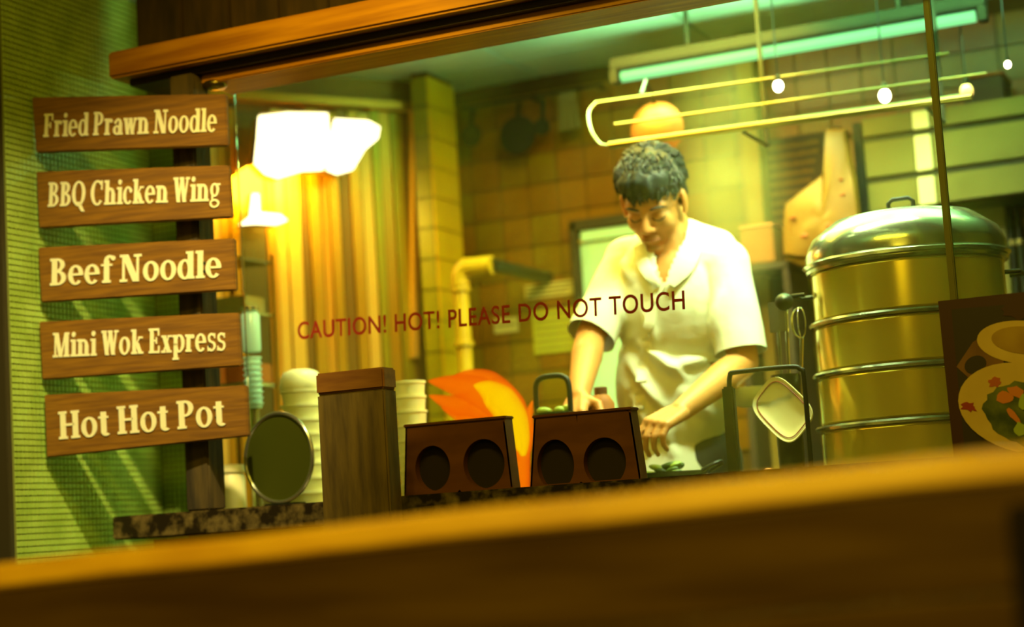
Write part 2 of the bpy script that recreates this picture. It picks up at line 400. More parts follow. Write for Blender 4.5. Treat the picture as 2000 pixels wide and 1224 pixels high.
# orange beam over the window
bz = 1.965
bm_ = thing('window_beam', 'long orange-stained wooden beam running over the kitchen window', 'beam', (-2.5, 3.5, 1.9))
MB().bbox(-2.585, 1.0, 3.44, 3.63, 1.925, 1.99, .006).build('beam_body', 'beam_wood', bm_)
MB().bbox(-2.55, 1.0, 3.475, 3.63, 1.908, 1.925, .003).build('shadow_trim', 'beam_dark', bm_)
MB().bbox(-2.36, 1.0, 3.50, 3.63, 1.886, 1.908, .003).build('lower_moulding', 'beam_wood', bm_)
MB().ell((-2.335, 3.52, 1.885), (.03, .03, .012)).build('fixing_cap', 'steel_soft', bm_, True)
# window glass
def pane(n, x0, x1):
    w = setting(MB().box(x0, x1, 3.640, 3.646, LEDGE + .005, 1.91).build('window_%d' % n, 'glass')); return w
XJ = -.672
g1 = pane(1, -2.36, XJ - .004); g2 = pane(2, XJ + .004, .9)
setting(MB().bbox(XJ - .007, XJ + .007, 3.634, 3.652, LEDGE, 1.91, .002).build('trim_4', 'seam'))
# granite ledge
gl_ = MB().bbox(-2.632, 1.0, 3.455, 3.68, LEDGE - .055, LEDGE, .004).build('granite_ledge', 'granite')
tag(gl_, 'speckled dark granite ledge running below the kitchen window', 'ledge')

# upright post the menu signs hang from
sp = MB().bbox(-2.425, -2.36, 3.462, 3.53, LEDGE, 1.908, .004).build('sign_post', 'post_wood')
tag(sp, 'dark brown square wooden post behind the five menu signs', 'post')

# ------------------------------------------------------------------ stroke lettering
S_, H_ = .215, .095
def G(c):
    P = []
    def R(x0, y0, x1, y1): P.append([(x0, y0), (x1, y0), (x1, y1), (x0, y1)])
    def D(x0, y0, x1, y1, w): P.append([(x0 - w / 2, y0), (x0 + w / 2, y0), (x1 + w / 2, y1), (x1 - w / 2, y1)])
    def A(cx, cy, rx, ry, tx=.17, ty=.085, a0=0, a1=360):
        n = max(6, int(abs(a1 - a0) / 15)); q = []
        for i in range(n + 1):
            t = math.radians(a0 + (a1 - a0) * i / n); q.append(((cx + rx * math.cos(t), cy + ry * math.sin(t)), (cx + (rx - tx) * math.cos(t), cy + (ry - ty) * math.sin(t))))
        for i in range(n): P.append([q[i][0], q[i + 1][0], q[i + 1][1], q[i][1]])
    def dot(x, y, r):
        P.append([(x + r * math.cos(k * math.pi / 6), y + r * math.sin(k * math.pi / 6)) for k in range(12)])
    def st(x, y0=0, y1=1): R(x, y0, x + S_, y1)
    def sb(x, y=0): R(x - .07, y, x + S_ + .07, y + H_)
    def stop(x, y): R(x - .08, y - H_, x + .02, y)
    adv = .6
    if c == 'F': st(.08); sb(.08); R(.01, 1 - H_, .62, 1); R(.54, .70, .62, 1); R(.27, .47, .46, .55); R(.42, .38, .49, .64); adv = .68
    elif c == 'E': st(.08); R(.01, 0, .64, H_); R(.01, 1 - H_, .62, 1); R(.54, .70, .62, 1); R(.56, 0, .64, .3); R(.27, .47, .46, .55); R(.42, .38, .49, .64); adv = .72
    elif c == 'P': st(.08); sb(.08); R(.01, 1 - H_, .34, 1); R(.2, .42, .34, .5); A(.33, .71, .33, .29, .19, .085, -90, 90); adv = .72
    elif c == 'B': st(.08); R(.01, 0, .35, H_); R(.01, 1 - H_, .33, 1); R(.2, .46, .35, .54); A(.32, .75, .29, .25, .18, .085, -90, 90); A(.34, .27, .33, .27, .19, .085, -90, 90); adv = .74
    elif c == 'Q': A(.42, .5, .42, .52, .2, .09); D(.72, -.24, .40, .16, .2); adv = .9
    elif c == 'C': A(.42, .5, .42, .52, .2, .09, 48, 318); R(.64, .62, .73, 1.0); adv = .82
    elif c == 'H': st(.08); st(.58); sb(.08); sb(.58); R(.01, 1 - H_, .34, 1); R(.51, 1 - H_, .84, 1); R(.2, .46, .65, .55); adv = .9
    elif c == 'N': R(.1, 0, .19, 1); R(.68, 0, .77, 1); D(.2, 1, .66, 0, .26); R(0, 1 - H_, .3, 1); R(0, 0, .3, H_); R(.57, 1 - H_, .88, 1); adv = .92
    elif c == 'M': R(.1, 0, .18, 1); D(.2, 1, .47, 0, .22); D(.49, 0, .76, 1, .1); st(.72); R(0, 1 - H_, .25, 1); R(0, 0, .29, H_); sb(.72); R(.72, 1 - H_, .98, 1); adv = 1.04
    elif c in 'Ww':
        h = 1 if c == 'W' else .7; k = 1 if c == 'W' else .88
        D(.15 * k, h, .33 * k, 0, .21); D(.33 * k, 0, .50 * k, h, .1); D(.50 * k, h, .70 * k, 0, .21); D(.70 * k, 0, .88 * k, h, .1)
        R(0, h - H_, .3 * k, h); R(.38 * k, h - H_, .64 * k, h); R(.76 * k, h - H_, 1.0 * k, h); adv = 1.03 * k
    elif c == 'r': st(.08, 0, .7); sb(.08); stop(.08, .7); A(.40, .42, .22, .28, .1, .12, 70, 170); dot(.44, .6, .09); adv = .56
    elif c == 'i': st(.08, 0, .7); sb(.08); stop(.08, .7); dot(.175, .9, .11); adv = .36
    elif c == 'e': A(.31, .35, .31, .37, .18, .085, 0, 318); R(.14, .33, .6, .41); adv = .65
    elif c == 'd': A(.3, .35, .3, .37, .18, .085); st(.42); stop(.42, 1); R(.5, 0, .68, H_); adv = .7
    elif c == 'a': st(.37, 0, .5); R(.5, 0, .64, H_); A(.33, .47, .23, .23, .17, .09, 0, 150); dot(.15, .53, .08); A(.26, .2, .26, .21, .17, .08); adv = .66
    elif c in 'nh':
        st(.08, 0, 1 if c == 'h' else .7); sb(.08); stop(.08, 1 if c == 'h' else .7); st(.46, 0, .45); sb(.46); A(.38, .42, .27, .28, .19, .1, 0, 150); adv = .78
    elif c == 'o': A(.32, .35, .32, .37, .18, .085); adv = .67
    elif c == 'l': st(.08); sb(.08); stop(.08, 1); adv = .37
    elif c == 'k': st(.08); sb(.08); stop(.08, 1); D(.52, .68, .24, .3, .1); D(.34, .45, .56, 0, .21); R(.42, .62, .68, .7); R(.42, 0, .72, H_); adv = .74
    elif c == 'c': A(.31, .35, .31, .37, .18, .085, 50, 318); dot(.48, .54, .09); adv = .58
    elif c == 'f': st(.12, 0, .82); sb(.12); R(0, .62, .46, .7); A(.36, .78, .24, .24, .18, .09, 40, 180); dot(.5, .9, .09); adv = .48
    elif c == 'g': A(.29, .44, .27, .28, .16, .08); A(.29, -.1, .3, .18, .12, .08); R(.44, .62, .62, .7); R(.1, .06, .2, .22); adv = .62
    elif c == 'p': st(.08, -.28, .7); sb(.08, -.3); stop(.08, .7); A(.4, .35, .3, .37, .18, .085); adv = .72
    elif c == 's': A(.26, .52, .22, .2, .13, .09, 30, 270); A(.26, .19, .24, .21, .13, .09, -150, 90); R(.4, .5, .46, .7); R(.03, 0, .09, .2); adv = .53
    elif c == 't': st(.1, .12, .86); R(0, .62, .4, .7); A(.3, .17, .2, .19, .18, .09, 180, 320); adv = .46
    elif c == 'x': D(.14, .7, .44, 0, .22); D(.46, .7, .12, 0, .09); R(0, .62, .28, .7); R(.36, .62, .6, .7); R(0, 0, .24, H_); R(.3, 0, .6, H_); adv = .62
    elif c == ' ': adv = .24
    return P, adv
def lettering(text, org, u, w, n, width, height, th, gap=.03):
    """text on a plane: org = baseline start, u = right, w = up, n = out"""
    tot = 0; items = []
    for c in text:
        P, a_ = G(c); items.append((P, tot)); tot += a_ + gap
    tot -= gap; sx = width / tot; mb = MB()
    for k, (P, x0) in enumerate(items):
        for j, poly in enumerate(P):
            dz = th + (j % 5) * .00012
            top = [org + u * ((x + x0) * sx) + w * (y * height) + n * dz for x, y in poly]; bot = [p - n * dz for p in top]
            N = len(poly); mb.add(top + bot, [tuple(range(N))] + [(i, i + N, (i + 1) % N + N, (i + 1) % N) for i in range(N)])
    return mb

# the five signs: left ends on the mosaic wall, right ends on the post
SIGNS = [
    ('Fried Prawn Noodle', 'menu sign with the longest wording, topmost of the five on the post', (62, 190, 440, 183, 444, 284, 70, 297), (85, 268, 424, 257, 46)),
    ('BBQ Chicken Wing', 'menu sign second from the top of the post, above the beef one', (70, 335, 446, 322, 452, 424, 76, 445), (94, 404, 430, 392, 48)),
    ('Beef Noodle', 'menu sign in the middle of the five, two words in larger letters', (74, 483, 456, 465, 460, 566, 80, 590), (98, 558, 434, 541, 53)),
    ('Mini Wok Express', 'menu sign fourth from the top, with three words and a clean right end', (76, 628, 464, 610, 470, 714, 82, 741), (104, 698, 442, 684, 48)),
    ('Hot Hot Pot', 'lowest menu sign on the post, tilted most and cracked at its left end', (86, 771, 480, 752, 484, 851, 91, 893), (116, 858, 442, 830, 54)),
]
# sign plane: from the mosaic wall to the front of the post
A0 = atX(76, 520, -2.742); B0 = atY(455, 520, 3.44)
su = V((B0.x - A0.x, B0.y - A0.y, 0)).normalized(); sn = V((su.y, -su.x, 0))
def onsign(x, y, off=0):
    d = ray(x, y); return EYE + d * ((A0 + sn * off - EYE).dot(sn) / d.dot(sn))
for txt, lab, q, tx in SIGNS:
    c = [onsign(q[0], q[1]), onsign(q[2], q[3]), onsign(q[4], q[5]), onsign(q[6], q[7])]
    r = thing('menu_sign', 'brown wooden ' + lab, 'sign', c[3], 'brown menu signs on the post')
    bmx = bmesh.new(); vs = [bmx.verts.new(p) for p in (c[3], c[2], c[1], c[0])] + [bmx.verts.new(p - sn * .018) for p in (c[3], c[2], c[1], c[0])]
    for f in [(0, 1, 2, 3), (7, 6, 5, 4), (0, 4, 5, 1), (1, 5, 6, 2), (2, 6, 7, 3), (3, 7, 4, 0)]: bmx.faces.new([vs[i] for i in f])
    bmesh.ops.bevel(bmx, geom=bmx.edges[:], offset=.0025, segments=2, affect='EDGES')
    bd = MB().from_bm(bmx).build('board', 'sign_wood', r)
    p0 = onsign(tx[0], tx[1]); p1 = onsign(tx[2], tx[3]); uu = (p1 - p0).normalized(); ww = sn.cross(uu) * -1
    if ww.z < 0: ww = -ww
    hh = tx[4] / FPX * (p0 - EYE).dot(FW)
    lettering(txt, p0, uu, ww, sn, (p1 - p0).length, hh, .0025).build('lettering', 'letter', r)
    for k in (.42, .58):
        s_ = c[1].lerp(c[2], k); pp = s_ - su * .075
        MB().lathe(pp + sn * .0, [(.004, 0), (.004, .0012), (.002, .002)], 10, sn).build('screw', 'steel_dark', r)

# red warning on the glass
fc = bpy.data.curves.new('caution_text', 'FONT'); fc.body = 'CAUTION! HOT! PLEASE DO NOT TOUCH'; fc.size = 1; fc.offset = .012; fc.extrude = .01; fc.space_character = 1.08
fo = bpy.data.objects.new('tmp', fc); COL.objects.link(fo)
bpy.context.view_layer.update(); me = bpy.data.meshes.new_from_object(fo.evaluated_get(bpy.context.evaluated_depsgraph_get())); bpy.data.objects.remove(fo)
p0 = atY(582, 662, 3.6395); p1 = atY(1338, 603, 3.6395); uu = (p1 - p0); Lw = uu.length; uu.normalize(); ww = V((0, -1, 0)).cross(uu) * -1
if ww.z < 0: ww = -ww
xs = [v.co.x for v in me.vertices]; ys = [v.co.y for v in me.vertices]; sx = Lw / (max(xs) - min(xs)); sy = (36 / FPX * 3.95) / .70
for v in me.vertices:
    c = v.co.copy(); v.co = uu * (c.x - min(xs)) * sx + ww * c.y * sy + V((0, -1, 0)) * c.z * .05
co = thing('warning_lettering', 'hand-lettered red warning in capitals across the window glass', 'lettering', tuple(p0))
bm = bmesh.new(); bm.from_mesh(me); left = set(bm.verts); isl = []
while left:
    st_ = [left.pop()]; g = set(st_)
    while st_:
        v = st_.pop()
        for e in v.link_edges:
            w = e.other_vert(v)
            if w in left: left.discard(w); g.add(w); st_.append(w)
    isl.append(g)
for g in isl:
    g = list(g); ix = {v: k for k, v in enumerate(g)}; fs = {f for v in g for f in v.link_faces}
    MB().add([v.co + p0 for v in g], [[ix[v] for v in f.verts] for f in fs]).build('letter', 'red_ink', co)
bm.free()

# ------------------------------------------------------------------ front rail (out of focus, nearest thing)
ra = atY(0, 1098, 1.7); rb_ = atY(2000, 868, 1.7); rdir = (rb_ - ra).normalized(); ra = ra - rdir * .45; rb_ = rb_ + rdir * .5
rail = thing('bench_back', 'broad golden-brown plank backrest close to the lens, spanning the bottom', 'bench', (ra.x, 1.7, 0))
dz = V((0, 0, 1))
def railprof(prof, name, m):
    mb = MB(); n = len(prof); vs = []
    N = 14
    for k in range(N + 1):
        p = ra.lerp(rb_, k / N)
        for (yy, zz) in prof: vs.append(p + V((0, yy, zz + .0012 * math.sin(k * 2.1))))
    fs = [tuple(range(n))[::-1], tuple(N * n + i for i in range(n))]
    for k in range(N):
        for i in range(n): fs.append((k * n + i, k * n + (i + 1) % n, (k + 1) * n + (i + 1) % n, (k + 1) * n + i))
    mb.add(vs, fs); return mb.build(name, m, rail)
railprof([(.052, .0), (.030, 0), (.018, -.004), (.004, -.020), (-.001, -.027), (-.001, -.031), (.052, -.031)], 'worn_top_edge', 'rail_edge')  # light on the top bevel is put into this paler wood colour
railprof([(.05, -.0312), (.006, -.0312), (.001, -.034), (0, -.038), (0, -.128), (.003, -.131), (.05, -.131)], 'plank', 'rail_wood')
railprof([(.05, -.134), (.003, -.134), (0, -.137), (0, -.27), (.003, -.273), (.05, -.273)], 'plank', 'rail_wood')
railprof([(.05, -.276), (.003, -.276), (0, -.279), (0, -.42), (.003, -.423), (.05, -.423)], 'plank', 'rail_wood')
pe = atY(1972, 985, 1.68)
MB().bbox(pe.x, pe.x + .05, 1.655, 1.698, 0, pe.z, .004).build('upright', 'beam_dark', rail)
MB().bbox(ra.x + .02, ra.x + .09, 1.75, 1.81, 0, ra.z - .03, .004).build('upright', 'beam_dark', rail)
MB().bbox(pe.x + .2, pe.x + .27, 1.75, 1.81, 0, pe.z - .03, .004).build('upright', 'beam_dark', rail)

# squat square post in front of the ledge
q0 = atY(620, 800, 3.3); q1 = atY(752, 800, 3.3); top = atY(690, 722, 3.3).z
bp = thing('bollard_post', 'squat weathered square wooden post in front of the ledge, beside the round lid', 'post', (q0.x, 3.3, 0))
MB().bbox(q0.x, q1.x, 3.3, 3.355, 0, top - .045, .004).build('shaft', 'block_wood', bp)
MB().bbox(q0.x - .001, q1.x + .001, 3.299, 3.356, top - .045, top, .004).build('cap', 'block_cap', bp)

# two flaring wooden boxes with round hollows
def holder(tl, tr, br, bl, holes, label):
    Y = 3.5
    c = [atY(x, y, Y) for x, y in (tl, tr, br, bl)]
    for k in (2, 3): c[k] = V((c[k].x, Y, LEDGE))
    zt = (c[0].z + c[1].z) / 2
    r = thing('chopstick_box', label, 'box', ((c[3].x + c[2].x) / 2, Y, LEDGE), 'red-brown boxes on the ledge')
    # front panel with oval holes (fan of quads between rim and ellipse), then shell
    d = .04; fp = MB(); n = 64
    L0, L1, Z0, Z1 = c[3], c[2], LEDGE, zt
    def edge(z): f = (z - Z0) / (Z1 - Z0); return (L0.x + (c[0].x - L0.x) * f, L1.x + (c[1].x - L1.x) * f)
    hs = []
    for hx, hy, rx, ry in holes:
        p = atY(hx, hy, Y); s = (p - EYE).dot(FW) / FPX; hs.append((p.x, p.z, rx * s * 1.06, ry * s))
    xm = (hs[0][0] + hs[1][0]) / 2
    for k, (hx, hz, rx, ry) in enumerate(hs):
        inner = []; outer = []
        for i in range(n):
            t_ = 2 * math.pi * i / n; dx, dz_ = math.cos(t_), math.sin(t_)
            inner.append(V((hx + rx * dx, Y, max(hz + ry * dz_, Z0 + .003))))
            # march to cell border
            lo, hi = 0, 1
            for _ in range(24):
                mid = (lo + hi) / 2; px, pz = hx + dx * mid, hz + dz_ * mid; e = edge(min(max(pz, Z0), Z1))
                ok = Z0 <= pz <= Z1 and (e[0] if k == 0 else xm) <= px <= (xm if k == 0 else e[1])
                if ok: lo = mid
                else: hi = mid
            outer.append(V((hx + dx * lo, Y, hz + dz_ * lo)))
        deep = [V((p.x, Y + .02, p.z)) for p in inner]
        fp.add(inner + outer + deep, [(i, (i + 1) % n, n + (i + 1) % n, n + i) for i in range(n)] + [(i, (i + 1) % n, 2 * n + (i + 1) % n, 2 * n + i) for i in range(n)])
    fp.build('front_panel', 'lacquer', r)
    e0, e1 = edge(Z0), edge(Z1)
    MB().hexa([(e0[0], Y + .02, Z0), (e0[1], Y + .02, Z0), (e0[1], Y + d, Z0), (e0[0], Y + d, Z0), (e1[0], Y + .02, Z1), (e1[1], Y + .02, Z1), (e1[1], Y + d, Z1), (e1[0], Y + d, Z1)]).build('inner_core', 'hollow', r)  # solid core, its dark colour stands in for shade inside the hollows
    for s_, (xa, xb) in ((-1, (e0[0], e1[0])), (1, (e0[1], e1[1]))):
        w_ = .004 * s_
        MB().hexa([(xa - w_, Y, Z0), (xa + w_ * .1, Y, Z0), (xa + w_ * .1, Y + d, Z0), (xa - w_, Y + d, Z0), (xb - w_, Y, Z1), (xb + w_ * .1, Y, Z1), (xb + w_ * .1, Y + d, Z1), (xb - w_, Y + d, Z1)]).build('side_panel', 'lacquer', r)
    MB().bbox(e1[0] - .004, e1[1] + .004, Y - .004, Y + d + .002, Z1, Z1 + .007, .002).build('top_panel', 'lacquer', r)
    return r
holder((792, 833), (985, 820), (1002, 962), (790, 975), [(845, 914, 36, 44), (945, 905, 42, 48)], 'red-brown wooden box with two dark hollows, nearest the squat post')
holder((1043, 815), (1231, 803), (1252, 938), (1036, 955), [(1085, 908, 37, 50), (1181, 902, 42, 48)], 'red-brown wooden box with two dark hollows, in front of the cook')

# printed food picture standing on the ledge at the right
MY = 3.5
def onm(x, y, off=0): return atY(x, y, MY - off)
mtl, mbl = onm(1832, 588), onm(1862, 884); mtr = onm(2160, 562)
ms = thing('menu_picture', 'dark red framed food photograph with two bowls, standing on the ledge', 'picture', (mbl.x, MY, LEDGE))
zb = LEDGE; xr = mtr.x
MB().hexa([(mbl.x, MY, zb), (xr, MY, zb), (xr, MY + .02, zb), (mbl.x, MY + .02, zb), (mtl.x, MY, mtl.z), (xr, MY, mtl.z), (xr, MY + .02, mtl.z), (mtl.x, MY + .02, mtl.z)]).build('frame', 'menu_frame', ms)
def pr(pts, off, name, m_):
    q = [onm(x, y, off) for x, y in pts]; n = len(q); b_ = [p + V((0, .0008, 0)) for p in q]
    MB().add(q + b_, [tuple(range(n))] + [(i, i + n, (i + 1) % n + n, (i + 1) % n) for i in range(n)]).build(name, m_, ms)
def el(cx, cy, rx, ry, a=0, n=40, wob=0, seed=0):
    a = math.radians(a); rr = random.Random(seed); out = []
    for i in range(n):
        t_ = 2 * math.pi * i / n; k = 1 + wob * rr.uniform(-1, 1); x = rx * math.cos(t_) * k; y = ry * math.sin(t_) * k
        out.append((cx + x * math.cos(a) - y * math.sin(a), cy + x * math.sin(a) + y * math.cos(a)))
    return out
pr([(1858, 604), (2146, 580), (2146, 852), (1884, 876)], .001, 'print_ground', 'print_dark')
pr([(1868, 716), (1900, 668), (1916, 658), (1960, 700), (1960, 735), (1900, 745)], .002, 'printed_pot', 'print_brown')
pr(el(1905, 712, 22, 17, -25), .0028, 'printed_pot_mouth', 'print_dark')
pr(el(2000, 603, 40, 22, 0, 24, .2, 3), .002, 'printed_tomato', 'menu_frame')
pr(el(1998, 668, 90, 42, 4), .003, 'printed_bowl', 'print_rim')
pr(el(2002, 664, 66, 27, 4), .0038, 'printed_soup', 'print_soup')
pr(el(2000, 796, 130, 86, 12), .0048, 'printed_plate', 'print_rim')
pr(el(2012, 808, 92, 62, 12, 40, .05, 5), .0056, 'printed_greens', 'print_green')
for k, (cx, cy, rx, ry, mm) in enumerate([(1962, 776, 16, 12, 'print_orange'), (1985, 765, 18, 10, 'print_orange'), (1980, 812, 20, 6, 'print_orange'), (1992, 838, 14, 12, 'leaf_pale'), (2000, 786, 16, 12, 'leaf_pale')]):
    pr(el(cx, cy, rx, ry, 25 * k, 14, .18, k), .0064 + k * .0003, 'printed_garnish', mm)
pr(el(1892, 794, 15, 9, 15, 16, .35, 8), .0056, 'printed_flower', 'print_red')
pr(el(1943, 746, 13, 10, 0, 16, .3, 9), .0056, 'printed_flower', 'bag_red')


# ================================================================== KITCHEN, behind the glass
WT = .845
wtp = MB().bbox(-2.6, .85, 3.71, 3.98, WT - .04, WT, .003).build('steel_worktop', 'steel_soft')
tag(wtp, 'long steel worktop behind the glass carrying the stove and steamer', 'worktop')
base_ = MB().bbox(-2.58, .8, 3.74, 3.95, 0, WT - .041, .003).build('worktop_cabinet', 'steel_soft')
tag(base_, 'steel cabinet under the worktop behind the window', 'cabinet')
bk = MB().bbox(-2.58, .85, 4.86, 5.19, .0, .9, .004).build('back_counter', 'steel_dark')
tag(bk, 'dark steel counter along the far tiled wall behind the cook', 'counter')

# tall steamer
sc_ = atD(1786, 700, 4.0); SX, SY = sc_.x, sc_.y; R0 = .212
st = thing('steamer', 'tall round steel steamer of stacked tiers under a domed lid', 'steamer', (SX, SY, WT))
def zat(px, py): return atY(px, py, SY - R0 * .9).z
zs = [zat(1740, y) for y in (496, 606, 710, 818)]
bottoms = zs[1:] + [WT]
for k, (z1, z0) in enumerate(zip(zs, bottoms)):
    rr = R0 * (1 + .01 * k)
    MB().lathe((SX, SY, 0), [(rr * .96, z0 + .001), (rr, z0 + .006), (rr, z1 - .018), (rr + .002, z1 - .016), (rr * .99, z1 - .012), (rr * .96, z1 - .012)], 64).build('tier', 'steamer_wall', st, True)
    MB().lathe((SX, SY, 0), [(rr * .97, z1 - .0115), (rr + .009, z1 - .0105), (rr + .012, z1 - .005), (rr + .009, z1 - .0005), (rr * .97, z1 - .0002)], 64).build('rolled_rim', 'steel', st, True)
zl = zs[0]; zt = zat(1760, 384)
hh = zt - zl; Rl = R0 + .012
prof = [(Rl, zl), (Rl + .006, zl + .006), (Rl - .002, zl + .012)]
for k in range(1, 10):
    t_ = k / 10; prof.append((Rl * math.cos(t_ * math.pi / 2) ** .72, zl + .012 + (hh - .012) * math.sin(t_ * math.pi / 2) + (.004 if k in (3, 6) else 0)))
prof.append((.02, zl + hh + .001))
MB().lathe((SX, SY, 0), prof, 72).build('domed_lid', 'steel', st, True)
hx = SX
MB().tube([(hx - .028, SY - .0, zl + hh - .004), (hx - .028, SY, zl + hh + .02), (hx - .018, SY, zl + hh + .028), (hx + .018, SY, zl + hh + .028), (hx + .028, SY, zl + hh + .02), (hx + .028, SY, zl + hh - .004)], .005, 10).build('lid_handle', 'black', st, True)
for s_ in (-1, 1):
    q = V((SX + s_ * (R0 + .01), SY - .02, zl - .05))
    MB().tube([q + V((0, -.035, 0)), q + V((s_ * .03, -.03, 0)), q + V((s_ * .03, .03, 0)), q + V((0, .035, 0))], .005, 10).build('side_handle', 'steel_dark', st, True)

# flame between the two boxes, with its burner
fb = atD(1018, 950, 3.98)
FY = 3.86
fb = atY(1018, 958, FY)
bn = thing('gas_burner', 'black iron gas burner under the leaping flame', 'burner', (fb.x, FY, WT))
MB().lathe((fb.x, FY, 0), [(.07, WT), (.07, WT + .012), (.045, WT + .018), (.045, WT + .026), (.012, WT + .03)], 32).build('burner_ring', 'black', bn, True)
for k in range(4):
    t_ = math.pi / 4 + k * math.pi / 2; c_, s_ = math.cos(t_), math.sin(t_)
    MB().box(-.001, .001, -.001, .001, 0, .001)
    MB().tube([(fb.x + c_ * .05, FY + s_ * .05, WT + .014), (fb.x + c_ * .08, FY + s_ * .08, WT + .03), (fb.x + c_ * .09, FY + s_ * .09, WT + .005)], .004, 8).build('pan_support', 'black', bn, True)
fr_ = thing('wok_flame', 'bright orange and yellow flame leaping between the two hollowed boxes', 'flame', (fb.x, FY, WT + .03))
def tongue(path, widths, dy, m_, sx=1.0):
    pts = spline([atY(x, y, FY + dy) for x, y in path], 6); n = len(pts); k = len(widths) - 1; rs = []
    for i in range(n):
        t_ = i / (n - 1) * k; j = min(int(t_), k - 1); rs.append((widths[j] + (widths[j + 1] - widths[j]) * (t_ - j)) / FPX * 4.1)
    MB().tube(pts, rs, 14).build('flame_tongue', m_, fr_, True)
random.seed(11)
for path, ws_, dy, mm in [
    ([(1020, 958), (1014, 900), (1006, 850), (985, 800), (935, 765), (880, 750), (836, 744)], [16, 22, 26, 34, 34, 20, 1], .0, 'flame_out'),
    ([(1020, 940), (1014, 880), (992, 825), (940, 790), (890, 790), (838, 772)], [14, 22, 30, 34, 22, 1], .015, 'flame_out'),
    ([(1018, 900), (1005, 840), (960, 800), (910, 810), (862, 795)], [16, 22, 28, 22, 1], .03, 'flame_out'),
    ([(1018, 900), (1012, 840), (990, 780), (955, 745), (915, 734), (880, 738)], [16, 24, 28, 24, 14, 1], .02, 'flame_out'),
    ([(1020, 900), (1020, 850), (1008, 790), (985, 755), (960, 738)], [14, 20, 20, 12, 1], -.01, 'flame_out'),
    ([(1028, 880), (1032, 840), (1034, 805), (1040, 782)], [10, 12, 8, 1], .0, 'flame_out'),
    ([(1022, 890), (1018, 860), (1006, 815), (980, 780), (950, 760), (925, 752)], [5, 18, 26, 30, 20, 1], -.06, 'flame_in'),
    ([(1010, 840), (985, 800), (960, 775), (948, 790)], [10, 26, 24, 1], -.06, 'flame_in'),
    ([(1016, 880), (1010, 850), (995, 800), (978, 768), (970, 755)], [6, 16, 18, 12, 1], -.07, 'flame_in'),
]: tongue(path, ws_, dy, mm)
light('flame_glow', 'POINT', atY(985, 790, FY - .02), 1.6, (1, .42, .04), .03)

# round smoky steel lid on its edge, on the ledge
lc = atY(543, 868, 3.56); lr = 90 / FPX * (lc - EYE).dot(FW)
lc = V((lc.x, 3.56, LEDGE + lr + .004)); axl = V((-.17, -1, .0)).normalized()
ld = thing('round_lid', 'round dark-green reflective steel lid standing on edge beside the squat post', 'lid', (lc.x, lc.y, LEDGE))
MB().lathe(lc, [(.002, -.012), (lr * .5, -.010), (lr * .86, -.004), (lr * .93, 0)], 64, axl).build('lid_disc', 'lid_dark', ld, True)
ux, uy = basis(axl)
MB().tube([lc + (ux * math.cos(t_) + uy * math.sin(t_)) * lr * .96 for t_ in [2 * math.pi * k / 64 for k in range(64)]], .005, 10, closed=True).build('rim', 'steel', ld, True)
MB().lathe(lc, [(.012, -.03), (.014, -.018), (.004, -.011)], 20, axl).build('knob', 'black', ld, True)
MB().bbox(lc.x - .04, lc.x + .04, 3.55, 3.61, LEDGE, LEDGE + .006, .002).build('stand', 'steel_dark', ld)

# stack of cream cups with a lid on top
def stackcups(px, wpx, ytop, ybase, Y, n, m_, name, label, cat, lid=True, base_z=None):
    p = atY(px, ytop, Y); s = (p - EYE).dot(FW) / FPX; R = wpx / 2 * s; z0 = base_z if base_z is not None else atY(px, ybase, Y).z; z1 = p.z
    r = thing(name, label, cat, (p.x, Y, z0)); zz = z1 - (.05 if lid else 0); h = (zz - z0) / n
    for k in range(n):
        z = z0 + k * h
        MB().lathe((p.x, Y, 0), [(R * .88, z), (R * .94, z + h * .75), (R, z + h * .8), (R, z + h * .97), (R * .9, z + h * .99)], 28).build('cup', m_, r, True)
    if lid: MB().lathe((p.x, Y, 0), [(R * .96, zz), (R * 1.0, zz + .006), (R * .96, zz + .03), (R * .8, z1 - .006), (R * .5, z1)], 28).build('upturned_bowl', m_, r, True)
    return r
stackcups(586, 82, 722, 960, 3.80, 9, 'white_plastic', 'bowl_stack', 'stack of cream plastic bowls behind the round lid', 'bowls', True, WT)
stackcups(800, 62, 744, 960, 3.80, 9, 'white_plastic', 'food_tub_stack', 'stack of cream takeaway tubs between the squat post and the first box', 'tubs', False, WT)
jp = atY(447, 860, 3.8)
jr = thing('sauce_jar', 'pale jar of yellow sauce on the worktop behind the sign post', 'jar', (jp.x, 3.8, WT))
MB().lathe((jp.x, 3.8, 0), [(.036, WT), (.038, WT + .01), (.036, WT + .12), (.03, WT + .13)], 28).build('jar_body', 'white_plastic', jr, True)
MB().lathe((jp.x, 3.8, 0), [(.039, WT + .001), (.0395, WT + .035), (.037, WT + .036)], 28).build('sauce_band', 'yellow_pipe', jr, True)
MB().lathe((jp.x, 3.8, 0), [(.037, WT + .131), (.038, WT + .135), (.036, WT + .15), (.01, WT + .152)], 28).build('jar_lid', 'white_plastic', jr, True)
